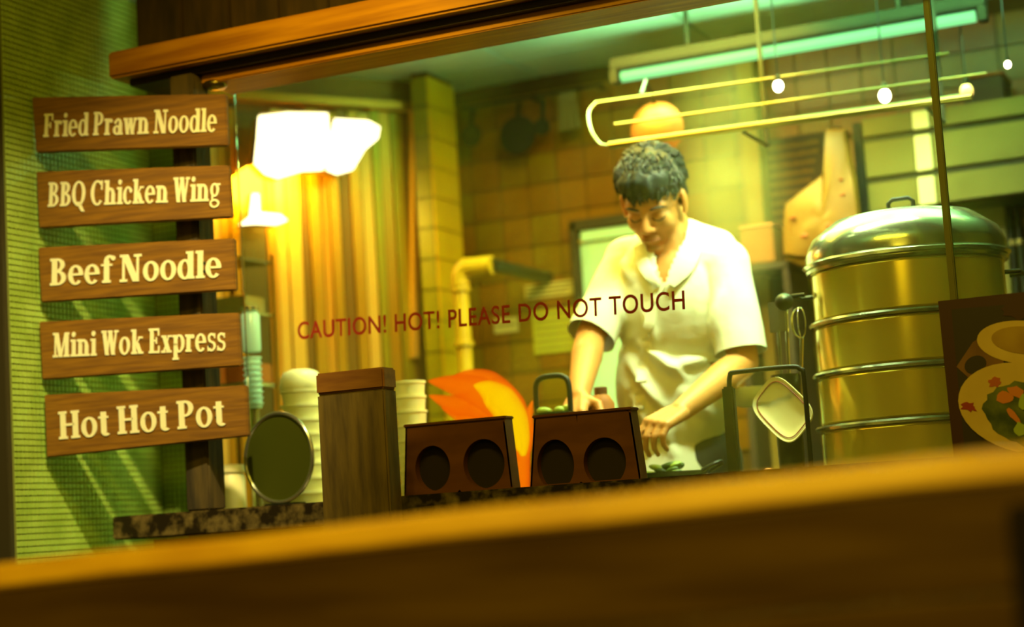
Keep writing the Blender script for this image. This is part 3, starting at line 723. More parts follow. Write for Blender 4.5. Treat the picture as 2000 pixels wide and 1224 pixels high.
# pale blue cup column on a stand
cp = atY(488, 600, 3.82)
cd = thing('cup_dispenser', 'column of pale blue plastic cups beside the menu signs', 'dispenser', (cp.x, 3.82, WT))
zt_ = cp.z; zb_ = atY(495, 800, 3.82).z
MB().lathe((cp.x, 3.82, 0), [(.03, WT), (.03, WT + .01), (.012, WT + .014), (.012, zb_), (.022, zb_ + .002)], 24).build('stand', 'steel', cd, True)
n = 9
for k in range(n):
    z = zb_ + .003 + k * (.13 / n)
    MB().lathe((cp.x, 3.82, 0), [(.019, z), (.022, z + .010), (.0245, z + .0115), (.024, z + .0138), (.018, z + .014)], 24).build('cup', 'blue_plastic', cd, True)
MB().lathe((cp.x, 3.82, 0), [(.021, zb_ + .145), (.024, zb_ + .15), (.024, zt_ - .02), (.018, zt_ - .012)], 24).build('cup_sleeve', 'blue_plastic', cd, True)
MB().lathe((cp.x, 3.82, 0), [(.02, zt_ - .012), (.024, zt_ - .01), (.024, zt_), (.01, zt_ + .003)], 24).build('sleeve_cap', 'steel', cd, True)
# narrow wire shelf glimpsed between the signs
x0 = atY(396, 600, 4.1).x; x1 = atY(474, 600, 4.1).x
nsf = thing('narrow_shelf', 'narrow steel shelf rack seen in the gaps beside the signs', 'shelf', (x0, 4.1, 0))
for y in (505, 610, 750):
    z = atY(430, y, 4.1).z; MB().bbox(x0, x1, 4.1, 4.26, z - .008, z, .002).build('shelf_board', 'steel', nsf)
for xx, yy in ((x0 - .01, 4.1), (x0 - .01, 4.25), (x1, 4.1), (x1, 4.25)):
    MB().bbox(xx, xx + .008, yy, yy + .008, 0, atY(430, 490, 4.1).z, .002).build('upright', 'steel_soft', nsf)
z = atY(430, 610, 4.1).z
tb_ = MB().bbox(x0 + .01, x1 - .01, 4.13, 4.24, z + .0005, z + .045, .004).build('steel_tray', 'steel'); tag(tb_, 'shallow steel tray on the narrow rack, between the third and fourth signs', 'tray')
z = atY(430, 750, 4.1).z
cb = thing('snack_carton', 'salmon and tan carton on the narrow rack, above the lowest sign', 'carton', ((x0 + x1) / 2, 4.18, z + .0005))
MB().bbox(x0 + .004, x0 + .045, 4.125, 4.24, z + .0005, z + .05, .003).build('carton_end', 'pink', cb)
MB().bbox(x0 + .046, x1 - .003, 4.125, 4.24, z + .0005, z + .055, .003).build('carton_body', 'carton', cb)

# glowing panels added for white glare reflected on the side wall, one lower down
def lamp(poly, off, name, label):
    pts = [onside(x, y, off) for x, y in poly]; c = sum(pts, V()) / len(pts)
    r = thing(name, label, 'lamp', (c.x, c.y, c.z), 'glaring lamps on the side wall')
    n = len(pts); bk_ = [p - nw * .03 for p in pts]; out = [c + (p - c) * 1.04 - nw * .004 for p in pts]; ob = [p - nw * .05 for p in out]
    MB().add(pts + bk_, [tuple(range(n)), tuple(range(n, 2 * n))[::-1]] + [(i, i + n, (i + 1) % n + n, (i + 1) % n) for i in range(n)]).build('lit_glass', 'lamp', r)
    MB().add(out + ob, [tuple(range(n, 2 * n))[::-1]] + [(i, i + n, (i + 1) % n + n, (i + 1) % n) for i in range(n)]).build('housing', 'steel_soft', r)
    MB().tube([c - nw * .05, c - nw * (off - .002)], .012, 10).build('wall_arm', 'steel_soft', r, True)
    return r
lamp([(508, 226), (560, 220), (640, 221), (644, 270), (632, 330), (590, 332), (545, 346), (520, 338), (500, 318), (505, 270)], .14, 'work_lamp', 'larger glaring white work lamp high on the side wall')
lamp([(655, 232), (720, 236), (742, 248), (738, 270), (712, 292), (690, 330), (660, 338), (640, 330), (648, 270)], .12, 'work_lamp', 'smaller tapered glaring lamp beside the larger one')
lamp([(489, 422), (494, 378), (506, 378), (508, 414), (548, 418), (562, 430), (540, 438), (500, 436), (470, 438)], .12, 'small_lamp', 'small low lit lamp just below the big glaring one')

# yellow gas pipe with an elbow
PY = 4.78
pp = [atY(912, 800, PY), atY(905, 650, PY), atY(893, 560, PY), atY(890, 540, PY), atY(905, 524, PY), atY(930, 521, PY), atY(962, 524, PY)]
pth = [V((pp[1].x, PY, .0)), V((pp[1].x, PY, pp[2].z)), V((pp[1].x + .003, PY, pp[3].z)), V((pp[1].x + .02, PY, pp[4].z)), V((pp[1].x + .05, PY, pp[5].z)), V((pp[6].x, PY, pp[5].z))]
yp = thing('gas_pipe', 'thick yellow pipe bending at an elbow in front of the tiled pillar', 'pipe', (pth[0].x, PY, 0))
MB().tube([pth[0], pth[1]], .024, 20).build('pipe_run', 'yellow_pipe', yp, True)
MB().tube(spline(pth[1:], 6), .029, 20).build('elbow', 'yellow_pipe', yp, True)
for y in (565, 672):
    z = atY(905, y, PY).z; MB().lathe((pth[0].x, PY, z), [(.025, -.008), (.031, -.006), (.031, .006), (.025, .008)], 24).build('collar', 'yellow_pipe', yp, True)
e_ = pth[-1]; MB().tube([e_, V((e_.x + .0, BY - .01, e_.z + .002))], .02, 12).build('wall_stub', 'steel_dark', yp, True)

# dark utensils and cloths hanging from a hook bar on the back wall
hb = thing('hook_bar', 'thin dark steel bar with hooks on the brown tiled wall', 'rail', (atY(905, 215, 5.12).x, 5.12, atY(905, 215, 5.12).z))
z = atY(1000, 196, 5.12).z; xa, xb = atY(900, 200, 5.12).x, atY(1180, 200, 5.12).x
MB().tube([(xa, 5.12, z), (xb, 5.12, z)], .006, 10).build('bar', 'steel_dark', hb, True)
for k in range(3): xx = xa + .02 + (xb - xa - .04) * k / 2; MB().tube([(xx, 5.12, z), (xx, 5.19, z)], .005, 8).build('bracket', 'steel_dark', hb, True)
def hang(px, w, y1, m_, name, label, cat, dome):
    x = atY(px, 300, 5.08).x; s = 5.6 / FPX; zz = atY(px, y1, 5.08).z; r = thing(name, label, cat, (x, 5.08, zz))
    R = w / 2 * s
    if dome:
        MB().lathe((x, 5.10, zz + R), [(.002, -.03), (R * .6, -.022), (R * .9, -.006), (R, .004), (R * .98, .008)], 32, (0, -1, 0)).build('pan_bowl', m_, r, True)
        MB().tube([(x, 5.10, zz + 2 * R - .01), (x, 5.12, z - .012)], .007, 8).build('handle', m_, r, True)
    else:
        mb = MB(); N = 12
        for side in (0,):
            vs = []; fs = []
            for i in range(N + 1):
                for j in range(9):
                    a_ = (i / N - .5) * 2 * R; zz_ = z - .008 - (z - zz - .008) * j / 8; yy = 5.1 + .012 * math.sin(i * 1.6) * (j / 8) - .0; vs.append((x + a_ * (.7 + .3 * j / 8), yy, zz_))
            for i in range(N):
                for j in range(8): a = i * 9 + j; fs.append((a, a + 1, a + 10, a + 9))
            nb = len(vs); vs2 = [(v[0], v[1] + .006, v[2]) for v in vs]
            mb.add(vs + vs2, fs + [tuple(k + nb for k in f) for f in fs])
        mb.build('cloth', m_, r, True)
    return r
hang(918, 46, 285, 'steel_dark', 'frying_pan', 'small dark pan hanging beside the tiled pillar', 'pan', True)
hang(1010, 78, 300, 'steel_dark', 'hanging_tray', 'wide round dark steel tray hanging from the hook bar', 'tray', True)  # wok lid hung up by its handle
hang(1058, 34, 262, 'steel_dark', 'skimmer', 'small round skimmer hanging at the end of the hook bar', 'skimmer', True)
MT['rag'] = mat('grey_rag', (110, 104, 60), .9)
hang(1110, 46, 250, 'rag', 'hanging_cloth', 'grey-green cloth draped at the right of the hook bar', 'cloth', False)

# turquoise door with dark frame behind the cook
dx0 = atY(1124, 500, 5.17).x; dx1 = atY(1262, 500, 5.17).x; dzt = atY(1180, 428, 5.17).z
d1 = setting(MB().bbox(dx0 + .02, dx1, 5.165, 5.185, .02, dzt - .025, .003).build('door_1', 'door_paint'))
MB().bbox(dx0 + .03, dx1, 5.150, 5.166, dzt - .065, dzt - .032, .003).build('top_rail', 'door_paint', d1)
zz = atY(1180, 466, 5.17).z
MB().bbox(dx0 + .02, dx1, 5.156, 5.166, zz - .006, zz + .004, .001).build('yellow_strip', 'yellow_pipe', d1)
MB().bbox(dx0 + .02, dx1, 5.158, 5.166, zz + .0045, zz + .0085, .001).build('dark_strip', 'door_frame', d1)
t5 = setting(MB().bbox(dx0 - .004, dx0 + .02, 5.14, 5.19, .0, dzt, .003).build('trim_5', 'door_frame'))
t6 = setting(MB().bbox(dx0 - .004, dx1 + .03, 5.14, 5.19, dzt - .028, dzt + .004, .003).build('trim_6', 'door_frame'))
t7 = setting(MB().bbox(dx1, dx1 + .026, 5.14, 5.19, .0, dzt - .028, .003).build('trim_7', 'door_frame'))
# notices on the tiles
def notice(x0, y0, x1, y1, m_, name, label, rows):
    Y = 5.185; a = atY(x0, y1, Y); b = atY(x1, y0, Y); r = thing(name, label, 'notice', (a.x, Y, a.z), 'notices on the tiled wall')
    MB().box(a.x, b.x, Y, Y + .003, a.z, b.z).build('sheet', m_, r)
    for k in range(rows):
        z_ = b.z - (b.z - a.z) * (k + .7) / (rows + .5)
        MB().box(a.x + .008, b.x - .008 - .01 * (k % 3), Y - .0008, Y, z_ - .003, z_ + .002).build('printed_line', 'paper_ink', r)
    return r
notice(1026, 545, 1122, 585, 'paper', 'wall_notice', 'small cream notice pinned above the green one', 3)
notice(1044, 598, 1128, 692, 'paper_green', 'wall_notice', 'yellow-green notice with grey text under the red lettering', 6)
notice(966, 618, 1010, 652, 'paper', 'wall_notice', 'little pale notice between the yellow pipe and the green one', 1)

# fluorescent fitting below the ceiling
ta = atY(1215, 150, 4.72); tb2 = atY(1905, 32, 4.72); tz = (ta.z + tb2.z) / 2
ft = thing('tube_light', 'long green-white tube light fitting hanging below the ceiling panels', 'light', (ta.x, 4.72, tz))
MB().tube([(ta.x, 4.72, tz), (tb2.x, 4.72, tz)], .016, 16).build('tube', 'tube', ft, True)
MB().bbox(ta.x - .03, tb2.x + .03, 4.70, 4.76, tz + .022, tz + .055, .004).build('fitting', 'steel_dark', ft)
for xx in (ta.x - .02, tb2.x + .02): MB().bbox(xx - .012, xx + .012, 4.70, 4.74, tz - .018, tz + .022, .003).build('end_holder', 'steel_dark', ft)
for xx in (ta.x + .2, tb2.x - .2): MB().tube([(xx, 4.73, tz + .05), (xx, 4.73, CEIL)], .008, 8).build('hanger', 'steel_dark', ft, True)

# steel rail rack over the cook
rk = thing('hanging_rack', 'three-bar polished steel rack hung above the cook', 'rack', (atY(1500, 250, 4.45).x, 4.45, atY(1500, 250, 4.45).z))
def bar(x0, y0, x1, y1, Y, r, m_='steel_soft', name='bar'):
    a = atY(x0, y0, Y); b = atY(x1, y1, Y); MB().tube([a, b], r, 14).build(name, m_, rk, True); return a, b
a1, b1 = bar(1165, 200, 1853, 104, 4.55, .0028)
a2, b2 = bar(1200, 243, 1927, 143, 4.50, .0034)
a3, b3 = bar(1190, 284, 1898, 188, 4.36, .0095)
MB().tube(spline([a1, atY(1150, 220, 4.52), atY(1155, 255, 4.45), atY(1172, 280, 4.4), a3], 6), .004, 10).build('end_loop', 'steel_soft', rk, True)
for px in (1466, 1815):
    t_ = (px - 1190) / 708; p = a3.lerp(b3, t_); MB().bbox(p.x - .006, p.x + .006, 4.36, 4.56, p.z - .016, p.z - .010, .002).build('cross_bracket', 'steel_dark', rk)
    MB().bbox(p.x - .006, p.x + .006, 4.565, 4.575, p.z - .016, CEIL, .002).build('drop_rod', 'steel_dark', rk)
# copper strainer hung from the rack behind his head
kc = atY(1282, 252, 4.66); kr = 53 / FPX * (kc - EYE).dot(FW)
ks = thing('copper_strainer', 'round copper strainer bowl hanging just above the cook head', 'strainer', (kc.x, kc.y, kc.z - kr))
MB().lathe(kc, [(.002, .035), (kr * .5, .03), (kr * .85, .014), (kr * .98, 0), (kr * 1.03, -.004), (kr * .98, -.006)], 40, (0, -1, 0)).build('bowl', 'copper', ks, True)
MB().tube([kc + V((0, 0, kr)), V((kc.x, 4.6, kc.z + kr + .05)), V((kc.x, 4.56, a1.lerp(b1, .15).z + .008))], .005, 8).build('hook', 'steel_dark', ks, True)

# small bulbs added where ceiling spotlights reflect as glints
for x, y, Y, r, mm, lab in [(1520, 168, 4.5, .013, 'bulb', 'bare bright bulb over the dark menu board'), (1728, 187, 4.65, .015, 'bulb', 'brightest bare bulb, just above the thick steel bar'),
                            (1888, 178, 4.8, .017, 'bulb_dim', 'dim amber bulb at the end of the thick bar'), (1968, 126, 4.6, .008, 'bulb', 'tiny bulb near the upper cupboard')]:
    p = atY(x, y, Y); b_ = thing('bulb', lab, 'bulb', tuple(p), 'small bulbs hanging in the kitchen')
    MB().ell(p, (r, r, r * 1.2)).build('glass_bulb', mm, b_, True)  # part of the added glint bulb
    MB().lathe(p, [(r * .6, r), (r * .65, r * 1.2), (r * .6, r * 2.1), (r * .2, r * 2.3)], 16).build('bulb_socket', 'steel_dark', b_, True)
    MB().tube([p + V((0, 0, r * 2.2)), V((p.x, p.y, CEIL - .001))], .0022, 6).build('cord', 'black', b_, True)
p = atY(584, 132, 3.9); b_ = thing('bulb', 'tiny orange lamp under the beam above the glaring wall lamps', 'bulb', tuple(p), 'small bulbs hanging in the kitchen')
MB().ell(p, (.012, .008, .006)).build('glass_bulb', 'bulb_orange', b_, True)
MB().tube([p, V((p.x, p.y, CEIL))], .003, 6).build('cord', 'black', b_, True)

# olive upright post and dark text board on the far wall
cpz = atY(1470, 300, 5.1)
po = MB().bbox(cpz.x - .025, cpz.x + .025, 5.08, 5.18, .905, CEIL - .02, .003).build('wall_post', 'plaster'); tag(po, 'mustard coloured upright post on the far wall beside the menu board', 'post')
cbx0, cbx1 = atY(1492, 350, 5.16).x, atY(1655, 350, 5.16).x; cz1 = atY(1570, 262, 5.16).z; cz0 = atY(1570, 452, 5.16).z
cb = thing('menu_board', 'dark brown board with rows of tan lettering behind the cook shoulder', 'board', (cbx0, 5.16, cz0))
MB().bbox(cbx0, cbx1, 5.16, 5.185, cz0, cz1, .003).build('board', 'chalk', cb)
rr = random.Random(5)
for k in range(9):
    z_ = cz1 - .028 - k * (cz1 - cz0 - .04) / 9; x = cbx0 + .012
    lim = cbx0 + .17 - .006 * k; mb = MB()
    while x < lim:
        w_ = rr.uniform(.006, .012); mb.box(x, x + w_ * .72, 5.1588, 5.16, z_ - .006, z_ + rr.uniform(.002, .007)); x += w_
    mb.build('text_row', 'chalk_text', cb)

# cream bag with red prints
bgY = 4.90
outl = [(1616, 252), (1650, 250), (1660, 300), (1672, 345), (1678, 400), (1682, 455), (1682, 500), (1620, 506), (1560, 506), (1530, 500), (1528, 450), (1534, 400), (1572, 366), (1608, 340), (1614, 300)]
bg = thing('printed_bag', 'cream plastic bag with scattered red prints hanging beside the menu board', 'bag', tuple(atY(1600, 506, bgY)))
pts = [atY(x, y, bgY) for x, y in outl]; c = atY(1610, 430, bgY); n = len(pts); vs = []; fs = []
for fr2, dd in ((1, 0), (.93, -.016), (.65, -.026), (.3, -.03)):
    for i, p in enumerate(pts): q = c + (p - c) * fr2; vs.append(V((q.x, bgY + dd + .006 * math.sin(i * 2.3 + fr2 * 5), q.z)))
nn = len(vs); vs.append(V((c.x, bgY - .031, c.z)))
for k in range(3):
    for i in range(n): fs.append((k * n + i, k * n + (i + 1) % n, (k + 1) * n + (i + 1) % n, (k + 1) * n + i))
for i in range(n): fs.append((3 * n + i, 3 * n + (i + 1) % n, nn))
vb = [V((v.x, bgY + .5 * (bgY - v.y) + .01, v.z)) for v in vs]; m_ = len(vs)
MB().add(vs + vb, fs + [tuple(k + m_ for k in f) for f in fs] + [(i, (i + 1) % n, m_ + (i + 1) % n, m_ + i) for i in range(n)]).build('bag_body', 'bag', bg, True)
for x, y, r in [(1548, 425, 6), (1590, 410, 4), (1618, 440, 8), (1570, 460, 9), (1600, 480, 5), (1645, 380, 6), (1643, 350, 4), (1640, 460, 6)]:
    p = atY(x, y, bgY - .026); s = r / FPX * 5.4
    MB().ell(p, (s, .008, s * .6), seg=12, rings=8).build('red_print', 'bag_red', bg, True)
MB().tube([pts[0], atY(1640, 250, 5.1), V((atY(1640, 250, 5.1).x, 5.19, atY(1640, 250, 5.1).z))], .004, 8).build('hanging_string', 'black', bg, True)

# steel wall cupboard with horizontal doors
KY = 4.95; kx0 = atY(1686, 300, KY).x; kx1 = atY(2060, 300, KY).x
kz1 = atY(1850, 208, KY).z; kz0 = atY(1850, 398, KY).z
kb = thing('wall_cupboard', 'wide steel wall cupboard with dark horizontal seams above the steamer', 'cupboard', (kx0, KY, kz0))
MB().bbox(kx0, kx1, KY + .012, 5.185, kz0, kz1, .003).build('body', 'steel_dark', kb)
zz1 = atY(1850, 252, KY).z; zz2 = atY(1850, 336, KY).z
MT['door_steel'] = mat('dull_steel_door', (118, 106, 44), .5, .25, c2=(98, 88, 28), scale=3)
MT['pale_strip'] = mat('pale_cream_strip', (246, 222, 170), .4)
for za, zb2 in ((zz1 + .012, kz1), (zz2 + .014, zz1 - .006), (kz0 + .006, zz2 - .004)):
    xm = atY(1818, 300, KY).x
    MB().bbox(kx0 + .004, xm - .045, KY, KY + .012, za, zb2, .002).build('door', 'door_steel', kb)
    MB().bbox(xm + .005, kx1 - .004, KY, KY + .012, za, zb2, .002).build('door', 'door_steel', kb)
    MB().bbox(xm - .043, xm + .003, KY - .002, KY + .012, za, zb2, .002).build('pale_upright', 'pale_strip', kb)  # bright reflection on the cupboard, built as a pale strip
MB().bbox(kx0 - .03, kx0 - .004, KY + .02, 5.185, atY(1674, 490, KY).z, atY(1674, 236, KY).z, .003).build('side_upright', 'black', kb)
# shelf below, lower objects on the right
wpn = MB().bbox(atY(1840, 420, 5.1).x, atY(1962, 420, 5.1).x, 5.1, 5.185, atY(1900, 600, 5.1).z, atY(1900, 404, 5.1).z, .003).build('wall_cover', 'door_steel'); tag(wpn, 'plain tan steel cover panel under the wall cupboard beside the dark conduits', 'panel')
for k, (px, lab) in enumerate([(1974, 'first dark conduit beside the tan cover panel'), (1990, 'second dark conduit, nearer the edge of the view')]):
    xx = atY(px, 450, 5.12).x; cdt = thing('wall_conduit', lab, 'pipe', (xx, 5.12, .9), 'dark conduits on the far wall')
    MB().tube([(xx, 5.12, .901), (xx, 5.12, kz0 - .002)], .009, 12).build('conduit', 'black', cdt, True)
    MB().lathe((xx, 5.12, 1.5), [(.009, -.01), (.013, -.008), (.013, .008), (.009, .01)], 14).build('clip', 'steel', cdt, True)
ub = thing('upper_box', 'dark box on top of the wall cupboard', 'box', (atY(1930, 200, 5.05).x, 5.05, kz1))
MB().bbox(atY(1880, 180, 5.0).x, atY(1960, 180, 5.0).x, 5.0, 5.16, kz1 + .001, atY(1930, 148, 5.0).z, .004).build('carton_body', 'chalk', ub)
MB().bbox(atY(1880, 180, 5.0).x - .003, atY(1960, 180, 5.0).x + .003, 4.997, 5.163, atY(1930, 148, 5.0).z + .0005, atY(1930, 142, 5.0).z, .002).build('lid', 'carton', ub)

# salmon carton and dark appliance behind the cook's shoulder
z = .9
c0, c1 = atY(1450, 460, 4.96), atY(1518, 520, 4.96)
sb_ = thing('storage_shelf', 'dark shelf unit on the far counter behind the utensils', 'shelf', (c0.x, 4.93, .901))
sz = atY(1500, 512, 4.93).z
MB().bbox(c0.x - .02, c1.x + .04, 4.935, 5.15, sz - .02, sz, .003).build('shelf_board', 'chalk', sb_)
for xx in (c0.x - .02, c1.x + .02): MB().bbox(xx, xx + .02, 4.935, 5.15, .901, sz - .021, .003).build('upright', 'chalk', sb_)
MB().bbox(c0.x + .001, c1.x + .019, 5.1, 5.15, .901, sz - .022, .003).build('back_board', 'chalk', sb_)
sc2 = thing('salmon_carton', 'orange-tan carton on the dark shelf beside the printed bag', 'carton', (c0.x, 4.95, sz))
MB().bbox(c0.x, c1.x, 4.94, 5.05, sz + .001, atY(1500, 440, 4.93).z, .004).build('carton_body', 'carton', sc2)
MB().bbox(c0.x - .002, c1.x + .002, 4.938, 5.052, atY(1500, 440, 4.93).z + .0005, atY(1500, 434, 4.93).z, .002).build('flap', 'pink', sc2)

# utensil tub with ladles, between the cook and the steamer
ux0 = atY(1545, 760, 4.0)
ut = thing('utensil_tub', 'dark tub holding upright kitchen tools beside the steamer', 'tub', (ux0.x, 3.93, WT))
UX, UY = atY(1532, 720, 3.93).x, 3.93; zu = atY(1548, 730, 3.93).z
MB().lathe((UX, UY, 0), [(.026, WT), (.028, WT + .01), (.032, zu), (.029, zu), (.026, WT + .012)], 28).build('tub_body', 'steel_dark', ut, True)
def tool(px, py, kind, label, k):
    a_ = V((UX + .012 * (k - 1), UY + .005 * k, WT + .03)); b_ = atY(px, py, UY + .006 * k); r = thing(kind, label, 'utensil', tuple(a_), 'tools standing in the tub')
    MB().tube([a_, b_], .004, 8).build('handle', 'steel', r, True)
    if kind == 'ladle': MB().lathe(b_ + V((0, -.01, .012)), [(.002, .016), (.014, .011), (.021, 0), (.019, -.001)], 20, (.3, -1, .3)).build('ladle_bowl', 'steel_dark', r, True)
    elif kind == 'whisk':
        for j in range(4):
            t_ = math.pi * j / 4; q = [b_ + V((.022 * math.sin(s2 * math.pi) * math.cos(t_) * (1 if 1 else 0), .022 * math.sin(s2 * math.pi) * math.sin(t_), .07 * (1 - math.cos(s2 * math.pi)) / 2)) for s2 in [i / 12 for i in range(7)]]
            q2 = [b_ + V((-.022 * math.sin(s2 * math.pi) * math.cos(t_), -.022 * math.sin(s2 * math.pi) * math.sin(t_), .07 * (1 - math.cos(s2 * math.pi)) / 2)) for s2 in [i / 12 for i in range(13)]]
            MB().tube(q2, .0014, 6).build('wire', 'steel', r, True)
    else: MB().bbox(b_.x - .02, b_.x + .02, b_.y - .002, b_.y + .002, b_.z - .01, b_.z + .06, .002).build('blade', 'steel', r)
tool(1520, 640, 'turner', 'flat steel turner, first of the tools in the tub', 0)
tool(1535, 600, 'ladle', 'tallest steel ladle in the tub', 1)
tool(1566, 660, 'whisk', 'short wire whisk in the tub next to the steamer', 2)

# black iron frame with a tilted plate
IY = 3.735
fl_ = thing('iron_stand', 'black iron frame stand between the cook and the steamer', 'stand', (atY(1414, 900, IY).x, IY, WT))
i0 = atY(1422, 728, IY); xL = i0.x; zT = i0.z; xR = atY(1570, 735, IY).x
MB().bbox(xL - .015, xL + .011, IY - .01, IY + .012, WT, zT - .03, .004).build('post', 'black', fl_)
MB().tube(spline([(xL, IY, zT - .035), (xL + .004, IY, zT - .006), (xL + .02, IY, zT), (xR - .03, IY, zT), (xR - .006, IY, zT - .008), (xR, IY, zT - .03), (xR, IY, WT + .02)], 5), .0055, 10).build('bent_bar', 'black', fl_, True)
MB().bbox(xL + .009, xR + .006, IY - .012, IY + .012, WT, WT + .016, .003).build('foot_bar', 'black', fl_)
MB().bbox(xL + .009, xR + .006, IY + .06, IY + .12, WT, WT + .022, .003).build('drip_tray', 'steel', fl_)
for xx in (xL + .014, xR - .01): MB().bbox(xx, xx + .012, IY + .0125, IY + .06, WT, WT + .012, .002).build('cross_foot', 'black', fl_)
pc_ = atY(1525, 810, IY + .09); pn = V((-.30, -1, .28)).normalized(); pu = V((.72, 0, -.70)); pu = (pu - pn * pu.dot(pn)).normalized(); pw = pn.cross(pu)
pc_ = atY(1530, 800, IY + .06)
pt = thing('serving_dish', 'pale oblong dish with a red line leaning in the iron stand', 'dish', tuple(pc_))
def rrect(rx, ry, h, e=.55): return [pc_ + pu * (rx * math.copysign(abs(math.cos(t_)) ** e, math.cos(t_))) + pw * (ry * math.copysign(abs(math.sin(t_)) ** e, math.sin(t_))) + pn * h for t_ in [2 * math.pi * (k + .5) / 48 for k in range(48)]]
vs = []; fs = []
prf = [(.050, .028, -.010), (.066, .040, -.004), (.080, .052, .003), (.079, .051, .006), (.064, .038, -.001), (.048, .026, -.007), (.004, .003, -.007)]
for q in prf: vs += rrect(*q)
for i in range(len(prf) - 1):
    for k in range(48): fs.append((i * 48 + k, i * 48 + (k + 1) % 48, (i + 1) * 48 + (k + 1) % 48, (i + 1) * 48 + k))
fs.append(tuple(range(48))[::-1]); fs.append(tuple((len(prf) - 1) * 48 + k for k in range(48)))
MB().add(vs, fs).build('dish_body', 'white_plastic', pt, True)
MB().tube([p + pn * .002 for p in rrect(.070, .043, .002)], .0012, 6, closed=True).build('red_line', 'print_red', pt, True)
kb_ = thing('stove_knob', 'small brass knob on the drip tray inside the iron stand', 'knob', tuple(atY(1483, 884, IY + .05)))
q = atY(1483, 884, IY + .052); MB().lathe((q.x, IY + .11, WT + .022), [(.013, 0), (.014, .006), (.01, .022), (.004, .025)], 20).build('knob_body', 'copper', kb_, True); kb_.location = V(kb_.location)

# wok with greens, under the cook's hands
wkx = atY(1300, 880, 3.9)
wk = thing('wok', 'black iron wok on the stove below the cook hand', 'wok', (wkx.x, 3.88, WT))
wz = WT + .052; WR = .10
MB().lathe((wkx.x, 3.88, 0), [(.03, WT + .002), (.06, WT + .012), (.088, WT + .034), (WR, wz), (WR + .004, wz + .002), (WR - .003, wz - .001), (.084, WT + .036), (.05, WT + .016), (.01, WT + .01)], 48).build('pan_bowl', 'black', wk, True)
for s_ in (-1, 1):
    q = V((wkx.x + s_ * WR, 3.88, wz)); MB().tube(spline([q + V((0, -.028, 0)), q + V((s_ * .03, -.022, .014)), q + V((s_ * .036, 0, .018)), q + V((s_ * .03, .022, .014)), q + V((0, .028, 0))], 5), .005, 8).build('loop_handle', 'black', wk, True)
rr = random.Random(9); gi = 0
for k in range(16):
    a_ = rr.uniform(0, 6.28); d_ = rr.uniform(0, .06); c = V((wkx.x + math.cos(a_) * d_, 3.88 + math.sin(a_) * d_, wz + rr.uniform(-.008, .028) * (1 - d_ / .09)))
    lf = MB().ell(c, (rr.uniform(.016, .026), rr.uniform(.012, .02), .008), (V((math.cos(a_), math.sin(a_), .3)).normalized(), V((-math.sin(a_), math.cos(a_), 0)), V((-.3 * math.cos(a_), -.3 * math.sin(a_), 1)).normalized()), 12, 8).build('leafy_green', 'green' if k % 4 else 'leaf_pale', None, True)
    tag(lf, 'dark green leaf in the heap inside the wok' if k % 4 else 'pale green vegetable piece among the dark leaves in the wok', 'vegetable', 'dark leaves in the wok' if k % 4 else 'pale pieces in the wok')
# basket with looped handle behind the second box
hbx = atY(1080, 780, 3.82)
bs = thing('fry_basket', 'wire basket with a tall black looped handle behind the second box', 'basket', (hbx.x, 3.82, WT))
r_ = .05; zb3 = atY(1080, 806, 3.82).z; zh = atY(1080, 734, 3.82).z
MB().lathe((hbx.x, 3.82, 0), [(r_ * .8, WT), (r_ * .82, WT + .004), (r_, zb3), (r_ * .96, zb3)], 32).build('basket_bowl', 'steel_dark', bs, True)
w_ = 36 / FPX * 4.1
MB().tube(spline([(hbx.x - w_, 3.82, zb3 - .01), (hbx.x - w_, 3.82, zh - .025), (hbx.x - w_ * .7, 3.82, zh - .004), (hbx.x, 3.82, zh), (hbx.x + w_ * .7, 3.82, zh - .004), (hbx.x + w_, 3.82, zh - .025), (hbx.x + w_, 3.82, zb3 - .01)], 5), .0065, 10).build('loop_handle', 'black', bs, True)
rr = random.Random(4)
for k in range(7):
    c = V((hbx.x + rr.uniform(-.032, .032), 3.82 + rr.uniform(-.02, .02), zb3 + .002 + rr.uniform(0, .008)))
    lf = MB().ell(c, (.014, .010, .009), seg=12, rings=8).build('dumpling', 'leaf_pale', None, True); tag(lf, 'small pale-green piece of food in the looped-handle basket', 'food', 'pieces of food in the basket')
# amber bottle beside the cook's forearm
ab = atY(1183, 770, 4.0)
bt = thing('sauce_bottle', 'squat amber sauce bottle beside the cook forearm', 'bottle', (ab.x, 3.95, WT))
zb4 = atY(1185, 762, 3.95).z; ab = atY(1196, 790, 4.02)
MB().lathe((ab.x, 3.95, 0), [(.03, WT), (.031, WT + .01), (.031, zb4 - .03), (.02, zb4 - .012), (.014, zb4 - .008)], 28).build('bottle_body', 'carton', bt, True)
MB().lathe((ab.x, 3.95, 0), [(.016, zb4 - .008), (.016, zb4 + .008), (.012, zb4 + .01)], 20).build('bottle_cap', 'lacquer', bt, True)

